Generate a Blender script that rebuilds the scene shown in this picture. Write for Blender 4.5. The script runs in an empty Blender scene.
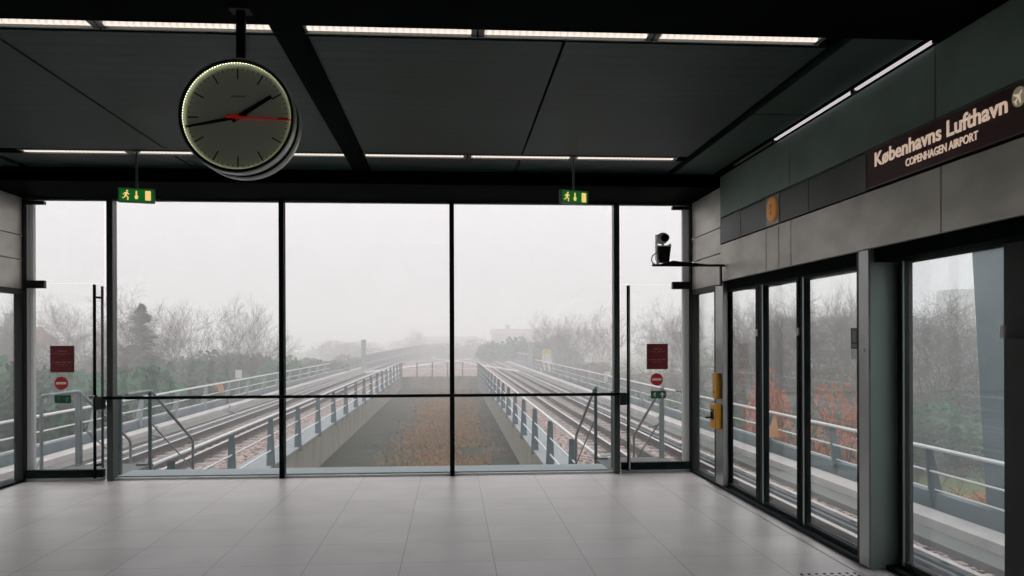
import bpy, bmesh, math, random
from mathutils import Vector, Matrix, noise
sc = bpy.context.scene
PI = math.pi
COL = sc.collection

# ---------------------------------------------------------------- camera
cam_d = bpy.data.cameras.new('camera')
cam = bpy.data.objects.new('camera', cam_d)
COL.objects.link(cam)
cam_d.sensor_width = 36.0
cam_d.lens = 838.0 / 1024.0 * 36.0
cam_d.shift_y = 53.0 / 1024.0
cam_d.clip_end = 1500
cam.location = (0, 0, 1.435)
cam.rotation_euler = (Matrix.Rotation(-math.atan(60 / 838), 4, 'Z') @ Matrix.Rotation(PI / 2, 4, 'X')
                      @ Matrix.Rotation(-0.003, 4, 'Z')).to_euler()
sc.camera = cam

# ---------------------------------------------------------------- world, exposure
w = bpy.data.worlds.new('sky')
sc.world = w
w.use_nodes = True
nt = w.node_tree
bg = nt.nodes['Background']
bg.inputs['Color'].default_value = (0.965, 0.895, 0.915, 1)
bg.inputs['Strength'].default_value = 0.78
# overcast sky: the zenith is about three times as bright as the horizon
_tc = nt.nodes.new('ShaderNodeTexCoord')
_sp = nt.nodes.new('ShaderNodeSeparateXYZ')
_mx = nt.nodes.new('ShaderNodeMath'); _mx.operation = 'MAXIMUM'; _mx.inputs[1].default_value = 0.0
_ma = nt.nodes.new('ShaderNodeMath'); _ma.operation = 'MULTIPLY_ADD'; _ma.inputs[1].default_value = 2.0; _ma.inputs[2].default_value = 1.0
_vm = nt.nodes.new('ShaderNodeVectorMath'); _vm.operation = 'SCALE'; _vm.inputs[0].default_value = (0.975, 0.885, 0.918)
nt.links.new(_tc.outputs['Generated'], _sp.inputs[0]); nt.links.new(_sp.outputs['Z'], _mx.inputs[0]); nt.links.new(_mx.outputs[0], _ma.inputs[0])
nt.links.new(_ma.outputs[0], _vm.inputs['Scale']); nt.links.new(_vm.outputs[0], bg.inputs['Color'])
vs = sc.view_settings
vs.view_transform = 'Standard'
vs.look = 'None'
vs.gamma = 1
vs.exposure = 0.16
vs.use_curve_mapping = False
cy = sc.cycles
cy.max_bounces = 10
cy.diffuse_bounces = 4
cy.glossy_bounces = 4
cy.transparent_max_bounces = 24
cy.volume_bounces = 6
cy.use_denoising = True
cy.caustics_reflective = False

C0 = -0.9            # centre line of the platform
XR = 2.6             # plane of the right side wall, the left one mirrors it
D = 9.0              # end glazing
ZC = 3.05            # ceiling


def mir(s, x):
    return C0 + s * (x - C0)


# ---------------------------------------------------------------- materials
def mat(name, col, rough=0.6, metal=0.0, spec=0.5, nscale=0, namt=0.0, bump=0.0, col2=None, stretch=(1, 1, 1), detail=3, emit=None, estr=0):
    m = bpy.data.materials.new(name)
    m.use_nodes = True
    t = m.node_tree
    b = t.nodes['Principled BSDF']
    b.inputs['Base Color'].default_value = (*col, 1)
    b.inputs['Roughness'].default_value = rough
    b.inputs['Metallic'].default_value = metal
    b.inputs['Specular IOR Level'].default_value = spec
    if emit:
        b.inputs['Emission Color'].default_value = (*emit, 1)
        b.inputs['Emission Strength'].default_value = estr
    if nscale:
        g = t.nodes.new('ShaderNodeNewGeometry')
        mp = t.nodes.new('ShaderNodeMapping')
        mp.inputs['Scale'].default_value = stretch
        t.links.new(g.outputs['Position'], mp.inputs['Vector'])
        n = t.nodes.new('ShaderNodeTexNoise')
        n.inputs['Scale'].default_value = nscale
        n.inputs['Detail'].default_value = detail
        t.links.new(mp.outputs[0], n.inputs['Vector'])
        if namt or col2:
            r = t.nodes.new('ShaderNodeValToRGB')
            r.color_ramp.elements[0].position = 0.44 if 'ballast' in name else 0.3
            r.color_ramp.elements[1].position = 0.56 if 'ballast' in name else 0.7
            if col2:
                r.color_ramp.elements[0].color = (*col, 1)
                r.color_ramp.elements[1].color = (*col2, 1)
            else:
                r.color_ramp.elements[0].color = (*[c * (1 - namt) for c in col], 1)
                r.color_ramp.elements[1].color = (*[min(1, c * (1 + namt)) for c in col], 1)
            t.links.new(n.outputs['Fac'], r.inputs['Fac'])
            t.links.new(r.outputs['Color'], b.inputs['Base Color'])
        if bump:
            bp = t.nodes.new('ShaderNodeBump')
            bp.inputs['Strength'].default_value = bump
            bp.inputs['Distance'].default_value = 0.02
            t.links.new(n.outputs['Fac'], bp.inputs['Height'])
            t.links.new(bp.outputs[0], b.inputs['Normal'])
    return m


def glass_mat(name, tint, haze=0.0, hscale=3.0):
    m = bpy.data.materials.new(name)
    m.use_nodes = True
    t = m.node_tree
    t.nodes.clear()
    out = t.nodes.new('ShaderNodeOutputMaterial')
    tr = t.nodes.new('ShaderNodeBsdfTransparent')
    tr.inputs['Color'].default_value = (*tint, 1)
    gl = t.nodes.new('ShaderNodeBsdfGlossy')
    gl.inputs['Roughness'].default_value = 0.015
    lw = t.nodes.new('ShaderNodeLayerWeight')
    lw.inputs['Blend'].default_value = 0.5
    p = t.nodes.new('ShaderNodeMath'); p.operation = 'POWER'; p.inputs[1].default_value = 5
    q = t.nodes.new('ShaderNodeMath'); q.operation = 'MULTIPLY_ADD'; q.inputs[1].default_value = 0.8; q.inputs[2].default_value = 0.035
    t.links.new(lw.outputs['Facing'], p.inputs[0]); t.links.new(p.outputs[0], q.inputs[0])
    mx = t.nodes.new('ShaderNodeMixShader')
    t.links.new(q.outputs[0], mx.inputs[0]); t.links.new(tr.outputs[0], mx.inputs[1]); t.links.new(gl.outputs[0], mx.inputs[2])
    last = mx
    if haze:
        g = t.nodes.new('ShaderNodeNewGeometry')
        n = t.nodes.new('ShaderNodeTexNoise'); n.inputs['Scale'].default_value = hscale; n.inputs['Detail'].default_value = 6
        t.links.new(g.outputs['Position'], n.inputs['Vector'])
        k = t.nodes.new('ShaderNodeMapRange')
        k.inputs[1].default_value = 0.35; k.inputs[2].default_value = 0.75; k.inputs[3].default_value = haze * 0.3; k.inputs[4].default_value = haze * 1.5
        t.links.new(n.outputs['Fac'], k.inputs[0])
        tl = t.nodes.new('ShaderNodeBsdfTranslucent'); tl.inputs['Color'].default_value = (0.85, 0.9, 0.9, 1)
        m2 = t.nodes.new('ShaderNodeMixShader')
        t.links.new(k.outputs[0], m2.inputs[0]); t.links.new(mx.outputs[0], m2.inputs[1]); t.links.new(tl.outputs[0], m2.inputs[2])
        last = m2
    t.links.new(last.outputs[0], out.inputs['Surface'])
    return m


def floor_mat():
    m = bpy.data.materials.new('granite_tiles')
    m.use_nodes = True
    t = m.node_tree
    b = t.nodes['Principled BSDF']
    g = t.nodes.new('ShaderNodeNewGeometry')
    mp = t.nodes.new('ShaderNodeMapping')
    mp.inputs['Location'].default_value = (0.33, -0.06, 0)
    t.links.new(g.outputs['Position'], mp.inputs['Vector'])
    br = t.nodes.new('ShaderNodeTexBrick')
    br.offset = 0.0
    br.inputs['Scale'].default_value = 1.0
    br.inputs['Brick Width'].default_value = 0.6
    br.inputs['Row Height'].default_value = 0.54
    br.inputs['Mortar Size'].default_value = 0.003
    br.inputs['Mortar Smooth'].default_value = 0.2
    br.inputs['Color1'].default_value = (0.55, 0.525, 0.505, 1)
    br.inputs['Color2'].default_value = (0.60, 0.58, 0.565, 1)
    br.inputs['Mortar'].default_value = (0.24, 0.23, 0.22, 1)
    t.links.new(mp.outputs[0], br.inputs['Vector'])
    n = t.nodes.new('ShaderNodeTexNoise'); n.inputs['Scale'].default_value = 140; n.inputs['Detail'].default_value = 2
    n2 = t.nodes.new('ShaderNodeTexNoise'); n2.inputs['Scale'].default_value = 2.2; n2.inputs['Detail'].default_value = 5
    t.links.new(g.outputs['Position'], n.inputs['Vector']); t.links.new(g.outputs['Position'], n2.inputs['Vector'])
    k = t.nodes.new('ShaderNodeMapRange'); k.inputs[1].default_value = .3; k.inputs[2].default_value = .7; k.inputs[3].default_value = .68; k.inputs[4].default_value = 1.3
    t.links.new(n.outputs['Fac'], k.inputs[0])
    k2 = t.nodes.new('ShaderNodeMapRange'); k2.inputs[1].default_value = .3; k2.inputs[2].default_value = .7; k2.inputs[3].default_value = .9; k2.inputs[4].default_value = 1.08
    t.links.new(n2.outputs['Fac'], k2.inputs[0])
    mu = t.nodes.new('ShaderNodeMath'); mu.operation = 'MULTIPLY'
    t.links.new(k.outputs[0], mu.inputs[0]); t.links.new(k2.outputs[0], mu.inputs[1])
    vm = t.nodes.new('ShaderNodeVectorMath'); vm.operation = 'SCALE'
    t.links.new(br.outputs['Color'], vm.inputs[0]); t.links.new(mu.outputs[0], vm.inputs['Scale'])
    t.links.new(vm.outputs[0], b.inputs['Base Color'])
    b.inputs['Roughness'].default_value = 0.36
    b.inputs['Specular IOR Level'].default_value = 0.5
    bp = t.nodes.new('ShaderNodeBump'); bp.inputs['Strength'].default_value = 0.15; bp.inputs['Distance'].default_value = 0.002
    t.links.new(n.outputs['Fac'], bp.inputs['Height']); t.links.new(bp.outputs[0], b.inputs['Normal'])
    return m


def striped_mat(name, col, axis, freq, depth, rough=.45, metal=0.0, dark=0.6):
    """fine parallel grooves cut across a sheet"""
    m = mat(name, col, rough, metal)
    t = m.node_tree
    b = t.nodes['Principled BSDF']
    g = t.nodes.new('ShaderNodeNewGeometry')
    s = t.nodes.new('ShaderNodeSeparateXYZ'); t.links.new(g.outputs['Position'], s.inputs[0])
    a = t.nodes.new('ShaderNodeMath'); a.operation = 'MULTIPLY'; a.inputs[1].default_value = freq
    t.links.new(s.outputs[axis], a.inputs[0])
    f = t.nodes.new('ShaderNodeMath'); f.operation = 'FRACT'; t.links.new(a.outputs[0], f.inputs[0])
    r = t.nodes.new('ShaderNodeValToRGB')
    r.color_ramp.elements[0].position = depth; r.color_ramp.elements[0].color = (*[c * dark for c in col], 1)
    r.color_ramp.elements[1].position = depth + .04; r.color_ramp.elements[1].color = (*col, 1)
    t.links.new(f.outputs[0], r.inputs[0])
    n = t.nodes.new('ShaderNodeTexNoise'); n.inputs['Scale'].default_value = 1.4
    t.links.new(g.outputs['Position'], n.inputs['Vector'])
    k = t.nodes.new('ShaderNodeMapRange'); k.inputs[1].default_value = .3; k.inputs[2].default_value = .7; k.inputs[3].default_value = .8; k.inputs[4].default_value = 1.2
    t.links.new(n.outputs['Fac'], k.inputs[0])
    vm = t.nodes.new('ShaderNodeVectorMath'); vm.operation = 'SCALE'
    t.links.new(r.outputs[0], vm.inputs[0]); t.links.new(k.outputs[0], vm.inputs['Scale'])
    t.links.new(vm.outputs[0], b.inputs['Base Color'])
    return m


M = {}
M['floor'] = floor_mat()
M['ceil'] = striped_mat('perforated_ceiling_sheet', (0.013, 0.041, 0.040), 1, 6.6, 0.10, rough=.5, metal=.3, dark=.5)
M['black'] = mat('black_beam_paint', (0.0012, 0.0035, 0.0035), 0.8, spec=.03)
M['soffit'] = mat('dark_green_sheet', (0.036, 0.072, 0.064), 0.5, 0.3, nscale=1.5, namt=.15)
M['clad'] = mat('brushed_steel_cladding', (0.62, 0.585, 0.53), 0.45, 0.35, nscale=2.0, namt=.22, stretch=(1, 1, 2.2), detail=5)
M['clad_dark'] = mat('dark_steel_cladding', (0.25, 0.33, 0.30), 0.55, 0.15, nscale=1.6, namt=.2, stretch=(1, 1, 1.5), detail=5)  # upper panels: darker and greener than the lower cladding
M['louvre'] = striped_mat('ribbed_grey_sheet', (0.17, 0.18, 0.175), 2, 62.0, 0.4, rough=.5, metal=.3, dark=.45)
M['frame'] = mat('dark_frame_paint', (0.005, 0.012, 0.012), 0.6, spec=.08)
M['mull'] = mat('mullion_paint', (0.045, 0.060, 0.057), 0.4, 0.2)
M['steel'] = mat('satin_steel', (0.33, 0.34, 0.33), 0.34, 0.8, nscale=3, namt=.1, stretch=(1, 1, .2))
M['post'] = mat('grey_green_post_paint', (0.20, 0.25, 0.235), 0.38, 0.5)
M['lightpost'] = mat('light_grey_post', (0.30, 0.31, 0.30), 0.4, 0.4)
M['jamb'] = mat('pale_jamb', (0.72, 0.74, 0.73), 0.5)
_t = M['jamb'].node_tree; _tl = _t.nodes.new('ShaderNodeBsdfTranslucent'); _tl.inputs['Color'].default_value = (.8, .8, .79, 1)
_m2 = _t.nodes.new('ShaderNodeMixShader'); _m2.inputs[0].default_value = 0.38
_t.links.new(_t.nodes['Principled BSDF'].outputs[0], _m2.inputs[1]); _t.links.new(_tl.outputs[0], _m2.inputs[2]); _t.links.new(_m2.outputs[0], _t.nodes['Material Output'].inputs['Surface'])
M['ledge'] = mat('ledge_metal', (0.22, 0.28, 0.29), 0.6)
M['seal'] = mat('rubber_seal', (0.006, 0.008, 0.008), 0.6)
M['glass'] = glass_mat('window_glass', (0.955, 0.985, 0.978), 0.007, 2.5)
M['glass_side'] = glass_mat('screen_door_glass', (0.92, 0.96, 0.95), 0.008, 4)
M['glass_mist'] = glass_mat('misted_glass', (0.91, 0.96, 0.96), 0.035, 60)
M['lamp'] = mat('lamp_tube', (0.8, 0.8, 0.8), 0.5, emit=(0.93, 0.82, 0.72), estr=1.0)
_b = M['lamp'].node_tree.nodes['Principled BSDF']; _t = M['lamp'].node_tree   # louvred cover: fine darker slots across the tube
_g = _t.nodes.new('ShaderNodeNewGeometry'); _s = _t.nodes.new('ShaderNodeSeparateXYZ'); _w = _t.nodes.new('ShaderNodeMath'); _w.operation = 'MULTIPLY'; _w.inputs[1].default_value = 28.0
_f = _t.nodes.new('ShaderNodeMath'); _f.operation = 'FRACT'; _k = _t.nodes.new('ShaderNodeMapRange'); _k.inputs[1].default_value = .15; _k.inputs[2].default_value = .3; _k.inputs[3].default_value = .55; _k.inputs[4].default_value = 1.0
_t.links.new(_g.outputs['Position'], _s.inputs[0]); _t.links.new(_s.outputs['X'], _w.inputs[0]); _t.links.new(_w.outputs[0], _f.inputs[0]); _t.links.new(_f.outputs[0], _k.inputs[0]); _t.links.new(_k.outputs[0], _b.inputs['Emission Strength'])
M['lamp2'] = mat('cove_tube', (0.8, 0.8, 0.8), 0.5, emit=(0.80, 0.72, 0.78), estr=0.62)
M['lampbody'] = mat('lamp_housing', (0.20, 0.21, 0.20), 0.4, 0.6)
M['maroon'] = mat('maroon_enamel', (0.085, 0.016, 0.020), 0.5)
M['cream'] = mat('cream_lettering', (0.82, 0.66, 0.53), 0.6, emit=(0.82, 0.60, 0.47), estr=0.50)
M['notice'] = mat('dark_red_film', (0.165, 0.006, 0.010), 0.5)
M['noticetext'] = mat('pale_red_print', (0.42, 0.12, 0.11), 0.6)
M['red'] = mat('signal_red_film', (0.62, 0.02, 0.02), 0.5)
M['white'] = mat('white_film', (0.80, 0.76, 0.72), 0.5)
M['green'] = mat('escape_green_film', (0.006, 0.10, 0.055), 0.5)
M['greenglow'] = mat('lit_green_panel', (0.005, 0.05, 0.01), 0.5, emit=(0.006, 0.10, 0.016), estr=.8)
M['yellowglow'] = mat('lit_symbol', (0.6, 0.45, 0.15), 0.5, emit=(0.95, 0.62, 0.20), estr=0.85)
M['yellow'] = mat('yellow_box_paint', (0.72, 0.33, 0.012), 0.45)
M['brass'] = mat('orange_lens', (0.62, 0.26, 0.06), 0.5, emit=(0.9, 0.36, 0.06), estr=0.12)
M['brass2'] = mat('dark_orange_symbol', (0.35, 0.12, 0.03), 0.5, emit=(0.5, 0.16, 0.03), estr=0.2)
M['clockface'] = mat('clock_face', (0.74, 0.77, 0.66), 0.6)
M['clockmark'] = mat('clock_mark', (0.02, 0.025, 0.02), 0.6)
M['clockbody'] = mat('clock_rim', (0.58, 0.63, 0.60), 0.35, 0.35)
M['hand'] = mat('clock_hand_black', (0.006, 0.008, 0.008), 0.5)
M['redhand'] = mat('clock_hand_red', (0.75, 0.02, 0.015), 0.4, emit=(0.75, 0.03, 0.02), estr=0.10)
M['led'] = mat('led_dot', (0.8, 0.8, 0.6), 0.5, emit=(1.0, 0.98, 0.66), estr=3.4)
M['camblack'] = mat('camera_black', (0.008, 0.010, 0.010), 0.4)
M['camwhite'] = mat('camera_grey', (0.85, 0.85, 0.83), 0.35)
# outside
M['concrete'] = mat('weathered_concrete', (0.19, 0.185, 0.145), 0.9, nscale=1.6, namt=.3, detail=7, bump=.2, stretch=(1, 1, .35))
M['lightconc'] = mat('pale_concrete', (0.3844, 0.3720, 0.3565), 0.85, nscale=2.0, namt=.12, detail=5)
M['slab'] = mat('walkway_concrete', (0.115, 0.125, 0.115), 0.9, nscale=1.2, namt=.25, detail=6, stretch=(1, .3, 1))
M['ballast'] = mat('granite_ballast', (0.035, 0.030, 0.028), 0.95, spec=.15, nscale=11, col2=(0.42, 0.33, 0.29), detail=4, bump=1.0)
M['sleeper'] = mat('sleeper_concrete', (0.2728, 0.2418, 0.2232), 0.9, nscale=6, namt=.15)
M['rail'] = mat('rail_steel', (0.4092, 0.3906, 0.3844), 0.45, 0.3, nscale=8, namt=.15)
M['railside'] = mat('rail_web_rust', (0.040, 0.033, 0.031), 0.8)
M['conductor'] = mat('conductor_cover', (0.0620, 0.0837, 0.0930), 0.45, 0.0)
M['whiterail'] = mat('galvanised_handrail', (0.58, 0.60, 0.60), 0.4, 0.1)
M['bluesteel'] = mat('blue_grey_steel', (0.072, 0.115, 0.130), 0.55, 0.0, nscale=2, namt=.12)
M['postpale'] = mat('pale_grey_steel', (0.2108, 0.2480, 0.2542), 0.5, 0.1)
M['grass'] = mat('rough_grass', (0.020, 0.062, 0.012), 1.0, spec=.1, nscale=.35, col2=(0.105, 0.115, 0.035), detail=8, bump=.5)
M['moss'] = mat('moss_ground', (0.008, 0.016, 0.011), 1.0, spec=.1, nscale=1.3, col2=(0.052, 0.054, 0.036), detail=9, bump=.6)
M['straw'] = mat('dead_grass', (0.27, 0.145, 0.055), 0.95, spec=.1, nscale=1.2, col2=(0.16, 0.12, 0.06), detail=5)
M['bark'] = mat('bare_bark', (0.062, 0.040, 0.033), 0.95, spec=.1, nscale=3, namt=.2)
M['ever'] = mat('evergreen_leaf', (0.004, 0.060, 0.030), 0.85, spec=.1, nscale=1.2, col2=(0.018, 0.118, 0.045))
M['conifer'] = mat('conifer_needles', (0.010, 0.026, 0.017), 0.9, spec=.1, nscale=1.5, namt=.3)
M['russet'] = mat('russet_leaf', (0.33, 0.085, 0.040), 0.9, spec=.1, nscale=2, col2=(0.46, 0.17, 0.08))
M['thicket'] = mat('thicket_twigs', (0.030, 0.034, 0.020), 0.95, spec=.1, nscale=.7, col2=(0.115, 0.068, 0.045))
M['brick'] = mat('pale_red_facade', (0.24, 0.13, 0.11), 0.9, nscale=.3, namt=.15)
M['strip_slab'] = mat('grey_strip_slab', (0.21, 0.24, 0.245), 0.85, nscale=2, namt=.15)
M['roof'] = mat('tiled_roof', (0.1674, 0.0868, 0.0713), 0.9)
M['facade'] = mat('pale_facade', (0.2976, 0.2852, 0.2728), 0.9)
M['pane'] = mat('distant_window', (0.06, 0.07, 0.08), 0.3)
M['orange'] = mat('orange_marker', (0.4216, 0.2046, 0.0806), 0.7)
M['cabinet'] = mat('white_cabinet', (0.5270, 0.5146, 0.4960), 0.6)
M['cabtop'] = mat('yellow_cabinet_top', (0.45, 0.42, 0.08), 0.6)
M['strip'] = mat('metal_edge', (0.45, 0.44, 0.42), 0.4, 0.5)
M['cable'] = mat('pale_cable', (0.5, 0.52, 0.5), 0.5)


# ---------------------------------------------------------------- builders
ORG = {}


class MB:
    def __init__(self):
        self.v = []; self.f = []; self.sm = set()

    def add(self, vs_, fs, smooth=False):
        k = len(self.v)
        self.v += [Vector(a) for a in vs_]
        for f in fs:
            if smooth: self.sm.add(len(self.f))
            self.f.append([i + k for i in f])
        return self

    def box(self, x0, x1, y0, y1, z0, z1):
        x0, x1 = sorted((x0, x1)); y0, y1 = sorted((y0, y1)); z0, z1 = sorted((z0, z1))
        return self.add([(x0, y0, z0), (x1, y0, z0), (x1, y1, z0), (x0, y1, z0), (x0, y0, z1), (x1, y0, z1), (x1, y1, z1), (x0, y1, z1)],
                        [(3, 2, 1, 0), (4, 5, 6, 7), (0, 1, 5, 4), (1, 2, 6, 5), (2, 3, 7, 6), (3, 0, 4, 7)])

    def cbox(self, x0, x1, y0, y1, z0, z1, c=0.006):
        """box with chamfered edges"""
        x0, x1 = sorted((x0, x1)); y0, y1 = sorted((y0, y1)); z0, z1 = sorted((z0, z1))
        bm = bmesh.new()
        bmesh.ops.create_cube(bm, size=1)
        for v in bm.verts:
            v.co = Vector(((x0 + x1) / 2 + v.co.x * (x1 - x0), (y0 + y1) / 2 + v.co.y * (y1 - y0), (z0 + z1) / 2 + v.co.z * (z1 - z0)))
        bmesh.ops.bevel(bm, geom=bm.edges[:], offset=c, segments=1, affect='EDGES')
        bm.verts.index_update()
        self.add([v.co.copy() for v in bm.verts], [[v.index for v in f.verts] for f in bm.faces])
        bm.free()
        return self

    def prism(self, pts, ax, a0, a1):
        """polygon pts (u, v) extruded along axis ax: x -> (y,z), y -> (x,z), z -> (x,y)"""
        n = len(pts)
        def mk(u, v, a):
            return (a, u, v) if ax == 'x' else ((u, a, v) if ax == 'y' else (u, v, a))
        vs_ = [mk(u, v, a0) for u, v in pts] + [mk(u, v, a1) for u, v in pts]
        fs = [list(range(n))[::-1], list(range(n, 2 * n))] + [(i, (i + 1) % n, n + (i + 1) % n, n + i) for i in range(n)]
        return self.add(vs_, fs)

    def tube(self, pts, r, n=8, smooth=True):
        pts = [Vector(p) for p in pts]
        rings = []
        up = None
        for i, p in enumerate(pts):
            d = (pts[min(i + 1, len(pts) - 1)] - pts[max(i - 1, 0)]).normalized()
            if up is None:
                up = d.orthogonal().normalized()
            up = (up - d * up.dot(d)).normalized()
            s = d.cross(up)
            rr = r[i] if isinstance(r, (list, tuple)) else r
            rings.append([p + (up * math.cos(2 * PI * k / n) + s * math.sin(2 * PI * k / n)) * rr for k in range(n)])
        vs_ = [q for rg in rings for q in rg]
        fs = []
        for i in range(len(rings) - 1):
            for k in range(n):
                fs.append((i * n + k, i * n + (k + 1) % n, (i + 1) * n + (k + 1) % n, (i + 1) * n + k))
        self.add(vs_, fs, smooth)
        return self.add([v for v in rings[0]], [list(range(n))[::-1]]).add([v for v in rings[-1]], [list(range(n))])

    def lathe(self, prof, c, ax='y', n=48, smooth=False, caps=True):
        """prof: (radius, distance along the axis)"""
        vs_ = []
        for r, a in prof:
            for k in range(n):
                u, v = r * math.cos(2 * PI * k / n), r * math.sin(2 * PI * k / n)
                p = (u, a, v) if ax == 'y' else ((a, u, v) if ax == 'x' else (u, v, a))
                vs_.append((c[0] + p[0], c[1] + p[1], c[2] + p[2]))
        fs = []
        for i in range(len(prof) - 1):
            for k in range(n):
                fs.append((i * n + k, i * n + (k + 1) % n, (i + 1) * n + (k + 1) % n, (i + 1) * n + k))
        self.add(vs_, fs, smooth)
        if caps:
            k0 = len(self.v) - len(vs_)
            self.f.append([k0 + i for i in range(n)][::-1])
            self.f.append([k0 + (len(prof) - 1) * n + i for i in range(n)])
        return self

    def build(self, name, m, parent=None, loc=None):
        o0 = Vector(ORG.get(parent.name, (0, 0, 0))) if parent is not None else Vector(loc or (0, 0, 0))
        me = bpy.data.meshes.new(name)
        me.from_pydata([v - o0 for v in self.v], [], self.f)
        me.materials.append(m)
        for i in self.sm:
            me.polygons[i].use_smooth = True
        bm = bmesh.new(); bm.from_mesh(me)
        bmesh.ops.recalc_face_normals(bm, faces=bm.faces)
        bm.to_mesh(me); bm.free()
        o = bpy.data.objects.new(name, me)
        COL.objects.link(o)
        if parent is not None:
            o.parent = parent
        else:
            o.location = o0
        ORG[o.name] = tuple(o0)
        return o


def B(*a): return MB().box(*a)


def tag(o, label=None, cat=None, group=None, kind=None):
    if label: o['label'] = label
    if cat: o['category'] = cat
    if group: o['group'] = group
    if kind: o['kind'] = kind
    return o


def thing(name, label, cat, loc=(0, 0, 0), group=None, kind=None):
    o = bpy.data.objects.new(name, None)
    COL.objects.link(o)
    o.empty_display_size = 0.1
    o.location = loc
    ORG[o.name] = tuple(loc)
    return tag(o, label, cat, group, kind)


def struct(name, mb, m, label, cat):
    return tag(mb.build(name, m), label, cat, kind='structure')


def copy_tree(o, parent=None):
    c = o.copy(); COL.objects.link(c)
    if parent is not None: c.parent = parent
    for ch in list(o.children):
        copy_tree(ch, c)
    return c


# ================================================================ SETTING : room shell
XL = mir(-1, XR)
YB = -3.2
fl = struct('floor', B(mir(-1, 2.82), 2.82, YB, 9.06, -0.12, 0.0), M['floor'], 'grey granite tiled platform floor with dark joints', 'floor')

ceil = thing('ceiling', 'dark ribbed sheet metal ceiling of large panels with joints', 'ceiling', (C0, 3, ZC), kind='structure')
xs = [-3.88, -2.39, -0.83, 0.61, 2.08]
for a, b in zip(xs[:-1], xs[1:]):
    for (y0, y1) in ((4.50, 7.24), (7.42, 8.0), (-0.2, 3.3), (YB, -0.24)):
        g = 0.008
        B(a + g, b - g, y0, y1, ZC, ZC + .05).build('ceiling_panel', M['ceil'], ceil)
for s in (1, -1):
    for (y0, y1) in ((5.86, 8.0), (4.28, 5.84), (1.2, 3.3), (YB, 1.18)):
        B(mir(s, 2.15), mir(s, 2.54), y0, y1, ZC, ZC + .05).build('ceiling_edge_panel', M['soffit'], ceil)
B(mir(-1, 3.2), 3.2, YB, 9.3, ZC + .10, ZC + .2).build('roof_slab', M['black'], ceil)
struct('trim_ceiling_fin', B(-0.92, -0.755, 4.28, 8.0, ZC - .012, ZC + .1), M['black'], 'narrow black fin running down the middle of the ceiling', 'trim')
struct('beam_far', MB().cbox(mir(-1, 2.9), 2.9, 8.0, 9.12, 2.925, ZC + .1, .004), M['black'], 'broad black cross beam above the end glazing', 'beam')
bn = struct('beam_near', MB().cbox(mir(-1, 2.6), 2.6, 3.3, 4.27, ZC - .03, ZC + .1, .004), M['black'], 'black cross beam that carries the clock pole', 'beam')
B(mir(-1, 2.58), 2.58, 3.62, 3.635, ZC - .04, ZC - .03).build('beam_edge', M['lampbody'], bn)
struct('wall_light_block', B(mir(-1, 2.9), 2.9, YB - .1, YB, 0, ZC + .1), M['soffit'], 'added unseen dark wall behind the viewer that keeps sky light out', 'wall')  # unseen wall added so sky light does not flood in from behind

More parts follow.
